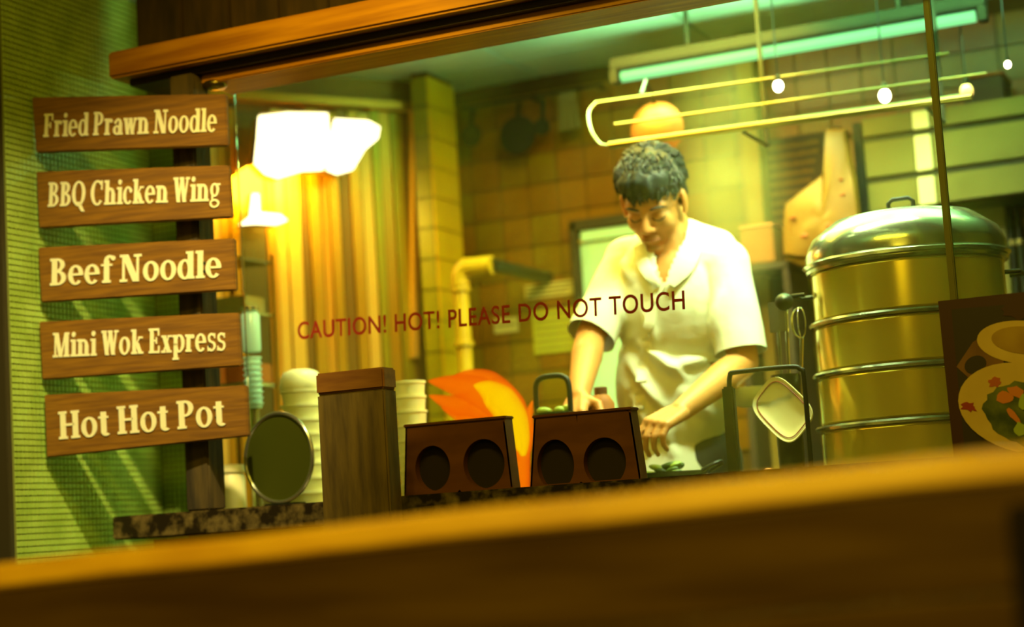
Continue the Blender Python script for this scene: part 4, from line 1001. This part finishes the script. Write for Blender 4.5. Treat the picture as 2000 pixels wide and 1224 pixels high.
# ================================================================== THE COOK
def remesh(mb, voxel, smooth=4, factor=.5):
    me = bpy.data.meshes.new('tmp'); me.from_pydata(mb.v, [], mb.f); o = bpy.data.objects.new('tmp', me); COL.objects.link(o)
    bm = bmesh.new(); bm.from_mesh(me); bmesh.ops.recalc_face_normals(bm, faces=bm.faces[:]); bm.to_mesh(me); bm.free()
    r = o.modifiers.new('r', 'REMESH'); r.mode = 'VOXEL'; r.voxel_size = voxel; r.adaptivity = 0
    s = o.modifiers.new('s', 'SMOOTH'); s.iterations = smooth; s.factor = factor
    bpy.context.view_layer.update(); dg = bpy.context.evaluated_depsgraph_get(); out = bpy.data.meshes.new_from_object(o.evaluated_get(dg))
    bpy.data.objects.remove(o); return out
def finish(me, name, m_, parent):
    L = V(root_loc(parent)); me.transform(Matrix.Translation(-L)); me.materials.clear(); me.materials.append(MT[m_])
    me.polygons.foreach_set('use_smooth', [True] * len(me.polygons)); me.name = name
    o = bpy.data.objects.new(name, me); COL.objects.link(o); o.parent = parent; return o
def fr(yaw, pitch, rollv=0):
    """frame from view-relative yaw (towards picture left) and downward pitch: (side to picture right, forward, up)"""
    h = V((FW.x, FW.y, 0)).normalized(); rt = V((h.y, -h.x, 0)); y = math.radians(yaw); p = math.radians(pitch)
    f = (-h) * math.cos(y) + (-rt) * math.sin(y); fwd = f * math.cos(p) - V((0, 0, 1)) * math.sin(p)
    side = V((0, 0, 1)).cross(f) * -1
    if side.dot(rt) < 0: side = -side
    up = f * math.sin(p) + V((0, 0, 1)) * math.cos(p)
    if rollv:
        r = math.radians(rollv); side, up = side * math.cos(r) + up * math.sin(r), up * math.cos(r) - side * math.sin(r)
    return side, fwd, up
HS, HF, HU = fr(22, 38, -4)
HC = atD(1274, 386, 4.47)
def hp(x, y, z): return HC + HS * x + HF * y + HU * z
HA = (HS, HF, HU)
TS, TF, TU = fr(34, 6)
TA = (TS, TF, TU)
cook = thing('person', 'cook in white short-sleeved shirt, black hair, looking down at his hands', 'person', tuple(atD(1322, 930, 4.56).xy) + (0,))
neck = atD(1322, 492, 4.52)
chest = atD(1318, 600, 4.52); belly = atD(1316, 760, 4.54); hip = atD(1322, 905, 4.56)
SHR = atD(1228, 512, 4.60); SHL = atD(1420, 520, 4.43)
ELR = atD(1154, 655, 4.48); WRR = atD(1130, 775, 4.28)
ELL = atD(1452, 706, 4.36); WRL = atD(1330, 802, 4.16)
sk = MB()
# head
sk.ell(hp(0, -.012, .03), (.074, .092, .084), HA)
sk.ell(hp(0, .022, -.04), (.060, .064, .072), HA)
sk.ell(hp(0, .030, -.075), (.045, .052, .04), HA)
sk.ell(hp(0, .066, -.106), (.022, .020, .016), HA)
sk.ell(hp(-.034, .048, -.036), (.026, .028, .03), HA); sk.ell(hp(.034, .048, -.036), (.026, .028, .03), HA)
sk.ell(hp(0, .064, .014), (.056, .022, .020), HA)
sk.cap2(hp(0, .083, .004), hp(0, .104, -.034), .008, .012); sk.ell(hp(-.013, .093, -.040), (.009, .010, .008), HA); sk.ell(hp(.013, .093, -.040), (.009, .010, .008), HA)
sk.ell(hp(0, .080, -.066), (.024, .013, .006), HA); sk.ell(hp(0, .079, -.076), (.020, .013, .007), HA)
for s_ in (-1, 1):
    sk.ell(hp(.030 * s_, .074, -.010), (.016, .011, .010), HA)
    sk.ell(hp(.079 * s_, -.008, -.016), (.008, .018, .030), (HS * .9 + HF * .3 * s_, HF, HU)); sk.ell(hp(.077 * s_, -.002, -.042), (.007, .010, .010), HA)
# neck, torso core
sk.cap2(hp(0, -.035, -.045), neck, .055, .06); sk.cap2(neck, neck.lerp(chest, .6), .062, .09)
sk.cap2(SHR, SHL, .045, .045); sk.ell(chest, (.145, .095, .17), TA); sk.ell(belly, (.13, .09, .17), TA); sk.ell(hip, (.145, .105, .12), TA)
# legs
LH = hip + TS * .08; RH = hip - TS * .08
for H_J in (LH, RH):
    kx = V((H_J.x, H_J.y, .5)) + TF * .02; ax_ = V((H_J.x, H_J.y, .09)) - TF * .01
    sk.cap2(H_J, kx, .08, .055); sk.cap2(kx, ax_, .052, .036); sk.cap2(ax_ - V((0, 0, .045)), ax_ + TF * .16 - V((0, 0, .058)), .034, .028)
# arms
for sh, el_, wr in ((SHR, ELR, WRR), (SHL, ELL, WRL)):
    sk.cap2(sh, el_, .048, .038); m1 = el_.lerp(wr, .35); sk.cap2(el_, m1, .037, .040); sk.cap2(m1, wr, .039, .026)
def hand(wr, d, palm, flip, curl):
    d = d.normalized(); s_ = palm.cross(d).normalized() * flip; palm = d.cross(s_).normalized() * (1 if d.cross(s_).dot(palm) > 0 else -1)
    k0 = wr + d * .085
    for j in range(4):
        o_ = (j - 1.5) * .0195; sk.cap2(wr + d * .015 + s_ * o_ * .6, k0 + s_ * o_, .017, .0125, 10)
    for j, L_ in enumerate((.034, .040, .037, .029)):
        o_ = (j - 1.5) * .0215; p = k0 + s_ * o_; a_ = 0
        for q_, l2, r2 in ((0, L_, .0088), (1, L_ * .7, .0080), (2, L_ * .55, .0070)):
            a_ += math.radians(curl[q_]); nd = d * math.cos(a_) + palm * math.sin(a_); np_ = p + nd * l2 + s_ * ((j - 1.5) * .0012); sk.cap2(p, np_, r2, r2 * .92, 10); p = np_
    t0 = wr + d * .03 - s_ * .030; t1 = t0 + (d * .5 - s_ * .75 + palm * .35).normalized() * .036; t2 = t1 + (d * .85 - s_ * .15 + palm * .5).normalized() * .032; t3 = t2 + (d * .75 + s_ * .2 + palm * .6).normalized() * .024
    sk.cap2(wr + d * .02 - s_ * .012, t0, .014, .0135, 10); sk.cap2(t0, t1, .0125, .011, 10); sk.cap2(t1, t2, .0105, .0095, 10); sk.cap2(t2, t3, .0092, .008, 10)
dR = (atD(1112, 830, 4.18) - WRR); hand(WRR, dR, V((.2, .4, -.6)).normalized(), 1, (35, 40, 30))
dL = (atD(1262, 838, 4.08) - WRL); hand(WRL, dL, (V((0, 0, -1)) + CR * -.3).normalized(), -1, (35, 45, 35))
body = remesh(sk, .0042, 3)
body_o = finish(body, 'body', 'skin', cook)
# face details
for s_ in (-1, 1):
    q = [hp(s_ * x, y, z) for x, y, z in ((.046, .070, -.014), (.038, .0805, -.0185), (.029, .0845, -.0195), (.019, .083, -.017), (.014, .080, -.0135))]
    MB().tube(spline(q, 4), .0017, 6).build('eyelashes', 'brow', cook, True)
    q = [hp(s_ * x, y, z) for x, y, z in ((.052, .066, .008), (.040, .080, .0165), (.026, .0865, .0165), (.014, .0865, .012))]
    MB().tube(spline(q, 4), [.002 + .0018 * math.sin(math.pi * min(1, i / 12)) for i in range(13)], 8).build('eyebrow', 'brow', cook, True)
MB().tube(spline([hp(-.024, .083, -.071), hp(-.010, .0925, -.0705), hp(0, .0935, -.0715), hp(.010, .0925, -.0705), hp(.024, .083, -.071)], 4), .0022, 6).build('mouth', 'lip', cook, True)
# hair: shell plus tufts
hm = MB(); hm.ell(hp(0, -.020, .043), (.083, .098, .084), HA, 32, 20); hm.ell(hp(0, -.045, .0), (.078, .066, .072), HA, 32, 20); hm.ell(hp(0, .03, .066), (.07, .058, .045), HA)
hm2 = remesh(hm, .005, 3)
vs = []; bm = bmesh.new(); bm.from_mesh(hm2)
for v in bm.verts:
    rel = v.co - HC; x, y, z = rel.dot(HS), rel.dot(HF), rel.dot(HU)
    v.co += v.normal * .006 * noise.noise(V((x * 60, y * 60, z * 22)))
bmesh.ops.delete(bm, geom=[f for f in bm.faces if (lambda c: ((c - HC).dot(HF) > .035 and (c - HC).dot(HU) < .034) or ((c - HC).dot(HU) < -.01 and (c - HC).dot(HF) > -.03 and abs((c - HC).dot(HS)) > .05))(f.calc_center_median())], context='FACES')
bm.to_mesh(hm2); bm.free()
hair = finish(hm2, 'hair', 'hair', cook)
tm = MB(); rr = random.Random(2)
for k in range(620):
    u_ = rr.uniform(-1, 1); ph = rr.uniform(0, 2 * math.pi); zz_ = rr.uniform(.0, 1) ** .8
    dirv = V((math.cos(ph) * math.sqrt(1 - zz_ ** 2), math.sin(ph) * math.sqrt(1 - zz_ ** 2), zz_))
    x, y, z = .082 * dirv.x, -.018 + .097 * dirv.y, .042 + .085 * dirv.z
    if y > .05 and z < .052: z = .045 + rr.uniform(0, .012)
    p = hp(x, y, z); nrm = (HS * dirv.x + HF * dirv.y + HU * dirv.z).normalized()
    flow = (HF * (.9 if y > -.02 else -.2) + HS * (.5 * dirv.x + rr.uniform(-.5, .5)) - HU * (.75 if z < .09 else .1)); flow = (flow - nrm * flow.dot(nrm)).normalized()
    L_ = rr.uniform(.016, .032); d_ = (flow + nrm * rr.uniform(.05, .4)).normalized()
    tm.tube([p - nrm * .004, p + d_ * L_ * .5 + nrm * .003, p + d_ * L_], [.0052, .0042, .0006], 5)
tm.build('hair_tufts', 'hair', cook, True, kind='stuff')
# shirt
sh = MB()
sh.ell(chest + TU * .01, (.172, .118, .19), TA, 28, 18); sh.ell(belly, (.160, .120, .20), TA, 28, 18); sh.ell(hip - V((0, 0, .08)), (.172, .130, .22), TA, 28, 18)
sh.cap2(SHR + V((0, 0, .006)), SHL + V((0, 0, .006)), .062, .062); sh.cap2(neck - TU * .005 - TF * .01, neck.lerp(chest, .5), .07, .12)
sh.cap2(SHR.lerp(neck, .55) + V((0, 0, .018)), SHR, .045, .06); sh.cap2(SHL.lerp(neck, .55) + V((0, 0, .018)), SHL, .045, .06)
sh.cap2(atD(1336, 462, 4.585), atD(1402, 488, 4.48), .046, .05); sh.cap2(atD(1336, 462, 4.585), atD(1262, 486, 4.62), .042, .046)
cutR = SHR.lerp(ELR, 1.0); cutL = SHL.lerp(ELL, .90)
for s0, e0_, ct in ((SHR, ELR, cutR), (SHL, ELL, cutL)):
    sh.cap2(s0, s0.lerp(e0_, 1.2), .062, .066)
shm = remesh(sh, .006, 6)
bm = bmesh.new(); bm.from_mesh(shm)
rr = random.Random(1)
folds = []
def sq(px, py, D, px2, py2, D2, amp, w): folds.append((atD(px, py, D), atD(px2, py2, D2), amp, w))
sq(1222, 690, 4.42, 1300, 800, 4.4, .012, .014); sq(1240, 660, 4.42, 1340, 740, 4.4, .012, .013); sq(1235, 760, 4.42, 1290, 860, 4.4, .012, .014); sq(1300, 720, 4.4, 1400, 700, 4.38, .008, .014)
sq(1260, 600, 4.4, 1290, 690, 4.4, .006, .012); sq(1200, 560, 4.46, 1225, 640, 4.42, .007, .012); sq(1330, 760, 4.4, 1400, 820, 4.4, .008, .016); sq(1215, 500, 4.5, 1240, 560, 4.48, .006, .011)
sq(1410, 560, 4.36, 1390, 680, 4.36, .007, .014); sq(1300, 820, 4.4, 1320, 900, 4.4, .008, .014)
for v in bm.verts:
    c = v.co; d = .0055 * noise.noise(V((c.x * 9, c.y * 9, c.z * 5))) + .003 * noise.noise(V((c.x * 22 + 7, c.y * 22, c.z * 13)))
    for a_, b_, amp, w_ in folds:
        ab_ = b_ - a_; t_ = max(0, min(1, (c - a_).dot(ab_) / ab_.length_squared)); q = (c - (a_ + ab_ * t_)); q = q - FW * q.dot(FW); r2 = q.length
        if r2 < w_ * 3: d += 2.4 * amp * math.exp(-(r2 / w_) ** 2) * math.sin(math.pi * (t_ * .9 + .05))
    v.co += v.normal * d
def cut(bm, pt, nrm, cond):
    fs = [f for f in bm.faces if cond(f.calc_center_median())]
    g = set(); 
    for f in fs: g.add(f); g.update(f.edges); g.update(f.verts)
    bmesh.ops.bisect_plane(bm, geom=list(g), plane_co=pt, plane_no=nrm, clear_outer=False)
    bmesh.ops.delete(bm, geom=[f for f in bm.faces if (f.calc_center_median() - pt).dot(nrm) > 0 and cond(f.calc_center_median())], context='FACES')
for s0, e0_, ct in ((SHR, ELR, cutR), (SHL, ELL, cutL)):
    ax_ = (e0_ - s0).normalized(); cut(bm, ct, ax_, lambda c, ct=ct, ax_=ax_: (c - ct).length < .115 and ((c - ct) - ax_ * (c - ct).dot(ax_)).length < .095)
hz = hip.z - .21
cut(bm, V((0, 0, hz)), V((0, 0, -1)), lambda c: c.z < hz + .05)
# open V neck
vb_ = atD(1293, 552, 4.40)
def invee(c):
    rel = c - vb_; z_ = rel.dot(TU); x_ = rel.dot(TS)
    return z_ > 0 and abs(x_ - .0) < .004 + z_ * .36 and rel.dot(TF) > -.10
bmesh.ops.delete(bm, geom=[f for f in bm.faces if invee(f.calc_center_median())], context='FACES')
bmesh.ops.delete(bm, geom=[f for f in bm.faces if (f.calc_center_median() - neck).dot(TU) > .012 and (f.calc_center_median() - neck).length < .11 and f.normal.dot(TU) > .2 and ((f.calc_center_median() - neck) - TU * (f.calc_center_median() - neck).dot(TU)).length < .052], context='FACES')
bm.to_mesh(shm); bm.free()
shirt = finish(shm, 'shirt', 'shirt', cook)
# trousers and shoes
tr = MB(); tr.ell(hip - V((0, 0, .02)), (.158, .115, .12), TA)
for H_J in (LH, RH):
    kx = V((H_J.x, H_J.y, .5)) + TF * .02; ax_ = V((H_J.x, H_J.y, .1)) - TF * .01; tr.cap2(H_J, kx, .098, .075); tr.cap2(kx, ax_, .074, .062)
finish(remesh(tr, .009, 4), 'trousers', 'trousers', cook)
for H_J in (LH, RH):
    ax_ = V((H_J.x, H_J.y, .05)); so = MB(); so.cap2(ax_ - TF * .03, ax_ + TF * .06, .045, .045); so.cap2(ax_ + TF * .06 - V((0, 0, .008)), ax_ + TF * .17 - V((0, 0, .012)), .044, .036); so.cap2(ax_ - TF * .02, ax_ - TF * .02 + V((0, 0, .06)), .045, .042)
    mm = remesh(so, .008, 3)
    for v in mm.vertices: v.co.z = max(v.co.z, .0005)
    finish(mm, 'shoe', 'black', cook)
# buttons down the placket and the placket strip, snapped on the shirt front
from mathutils.bvhtree import BVHTree
bt_ = BVHTree.FromPolygons([v.co + cook.location for v in shirt.data.vertices], [p.vertices[:] for p in shirt.data.polygons])
pl = []
for i in range(26):
    t_ = i / 25; px = 1292 + (1238 - 1292) * (t_ ** .55); py = 560 + 330 * t_
    h_ = bt_.ray_cast(EYE, ray(px, py).normalized())
    if h_[0] is not None: pl.append((h_[0], h_[1]))
if len(pl) > 4:
    vs = []; fs = []
    for p, n_ in pl:
        n_ = n_ if n_.dot(FW) < 0 else -n_; side = n_.cross(V((0, 0, 1))).normalized(); vs += [p + n_ * .0035 - side * .014, p + n_ * .0035 + side * .014, p - n_ * .003 + side * .015, p - n_ * .003 - side * .015]
    for i in range(len(pl) - 1):
        a_ = i * 4
        for k in range(4): fs.append((a_ + k, a_ + (k + 1) % 4, a_ + 4 + (k + 1) % 4, a_ + 4 + k))
    MB().add(vs, fs).build('button_placket', 'shirt', cook, True)
    for i in range(2, len(pl) - 1, 5):
        p, n_ = pl[i]; n_ = n_ if n_.dot(FW) < 0 else -n_
        MB().lathe(p + n_ * .0036, [(.0055, 0), (.006, .0012), (.005, .0022), (.002, .0018)], 14, n_).build('button', 'white_plastic', cook, True)

# open collar: two flaps lying on the shirt beside the V
for inn, out in (([(1259, 474), (1266, 503), (1279, 530), (1291, 552)], [(1238, 482), (1243, 512), (1258, 540), (1278, 556)]),
                 ([(1346, 430), (1338, 470), (1322, 512), (1301, 552)], [(1372, 440), (1370, 486), (1352, 528), (1318, 560)])):
    rows = []
    for L_ in (inn, [((a_[0] + b_[0]) / 2, (a_[1] + b_[1]) / 2) for a_, b_ in zip(inn, out)], out):
        pts = [V((x, y, 0)) for x, y in L_]; sp_ = spline(pts, 5); ds = []
        for p in sp_:
            h_ = bt_.ray_cast(EYE, ray(p.x, p.y).normalized()); ds.append((h_[0] - EYE).dot(FW) if h_[0] is not None and abs((h_[0] - EYE).dot(FW) - 4.45) < .16 else None)
        good = [d_ for d_ in ds if d_ is not None] or [4.42]
        for k in range(len(ds)):
            if ds[k] is None: ds[k] = next((ds[q] for q in range(k, len(ds)) if ds[q] is not None), good[-1])
        for _ in range(4): ds = [(ds[max(k - 1, 0)] + ds[k] + ds[min(k + 1, len(ds) - 1)]) / 3 for k in range(len(ds))]
        rows.append([(p.x, p.y, d_) for p, d_ in zip(sp_, ds)])
    vs = []; n_ = len(rows[0])
    dd = [min(rw[k][2] for rw in rows) for k in range(n_)]
    for off in (.012, .007):
        for q, rw in enumerate(rows):
            for k in range(n_): vs.append(atD(rw[k][0], rw[k][1], (rw[k][2] + dd[k]) / 2 - off - (.003 if q == 1 else 0)))
    fs = []
    for sft in (0, 3 * n_):
        for q in range(2):
            for k in range(n_ - 1): a_ = sft + q * n_ + k; fs.append((a_, a_ + 1, a_ + n_ + 1, a_ + n_))
    for k in range(n_ - 1): fs.append((k, k + 1, 3 * n_ + k + 1, 3 * n_ + k)); fs.append((2 * n_ + k, 2 * n_ + k + 1, 5 * n_ + k + 1, 5 * n_ + k))
    for k in (0, n_ - 1):
        for q in range(2): fs.append((q * n_ + k, (q + 1) * n_ + k, (q + 4) * n_ + k, (q + 3) * n_ + k))
    MB().add(vs, fs).build('collar_flap', 'shirt', cook, True)

# steam rising beside the cook
vm = bpy.data.materials.new('thin_steam'); vm.use_nodes = True; nt = vm.node_tree; nt.nodes.clear()
out = nt.nodes.new('ShaderNodeOutputMaterial'); pv = nt.nodes.new('ShaderNodeVolumePrincipled'); pv.inputs['Color'].default_value = (1, .93, .6, 1); pv.inputs['Anisotropy'].default_value = .1
tc = nt.nodes.new('ShaderNodeTexCoord'); n = nt.nodes.new('ShaderNodeTexNoise'); n.inputs['Scale'].default_value = 4; n.inputs['Detail'].default_value = 3
mr = nt.nodes.new('ShaderNodeMapRange'); mr.inputs[1].default_value = .36; mr.inputs[2].default_value = .7; mr.inputs[3].default_value = .25; mr.inputs[4].default_value = 1
sb3 = nt.nodes.new('ShaderNodeVectorMath'); sb3.operation = 'DISTANCE'; sb3.inputs[1].default_value = (.5, .5, .5)
fo_ = nt.nodes.new('ShaderNodeMapRange'); fo_.interpolation_type = 'SMOOTHSTEP'; fo_.inputs[1].default_value = .5; fo_.inputs[2].default_value = .02; fo_.inputs[3].default_value = 0; fo_.inputs[4].default_value = 4.0
mu = nt.nodes.new('ShaderNodeMath'); mu.operation = 'MULTIPLY'
nt.links.new(tc.outputs['Object'], n.inputs['Vector']); nt.links.new(n.outputs['Fac'], mr.inputs[0]); nt.links.new(tc.outputs['Generated'], sb3.inputs[0]); nt.links.new(sb3.outputs['Value'], fo_.inputs[0])
nt.links.new(mr.outputs[0], mu.inputs[0]); nt.links.new(fo_.outputs[0], mu.inputs[1]); nt.links.new(mu.outputs[0], pv.inputs['Density']); nt.links.new(pv.outputs[0], out.inputs['Volume'])
MT['steam'] = vm; pv.inputs['Color'].default_value = (1, .9, .35, 1)
sc3 = atD(1425, 370, 4.86)
so_ = MB().ell(sc3, (.2, .15, .42), None, 32, 24).build('steam_plume', 'steam', None, True); tag(so_, 'thin yellowish plume of steam rising behind the cook shoulder', 'steam')
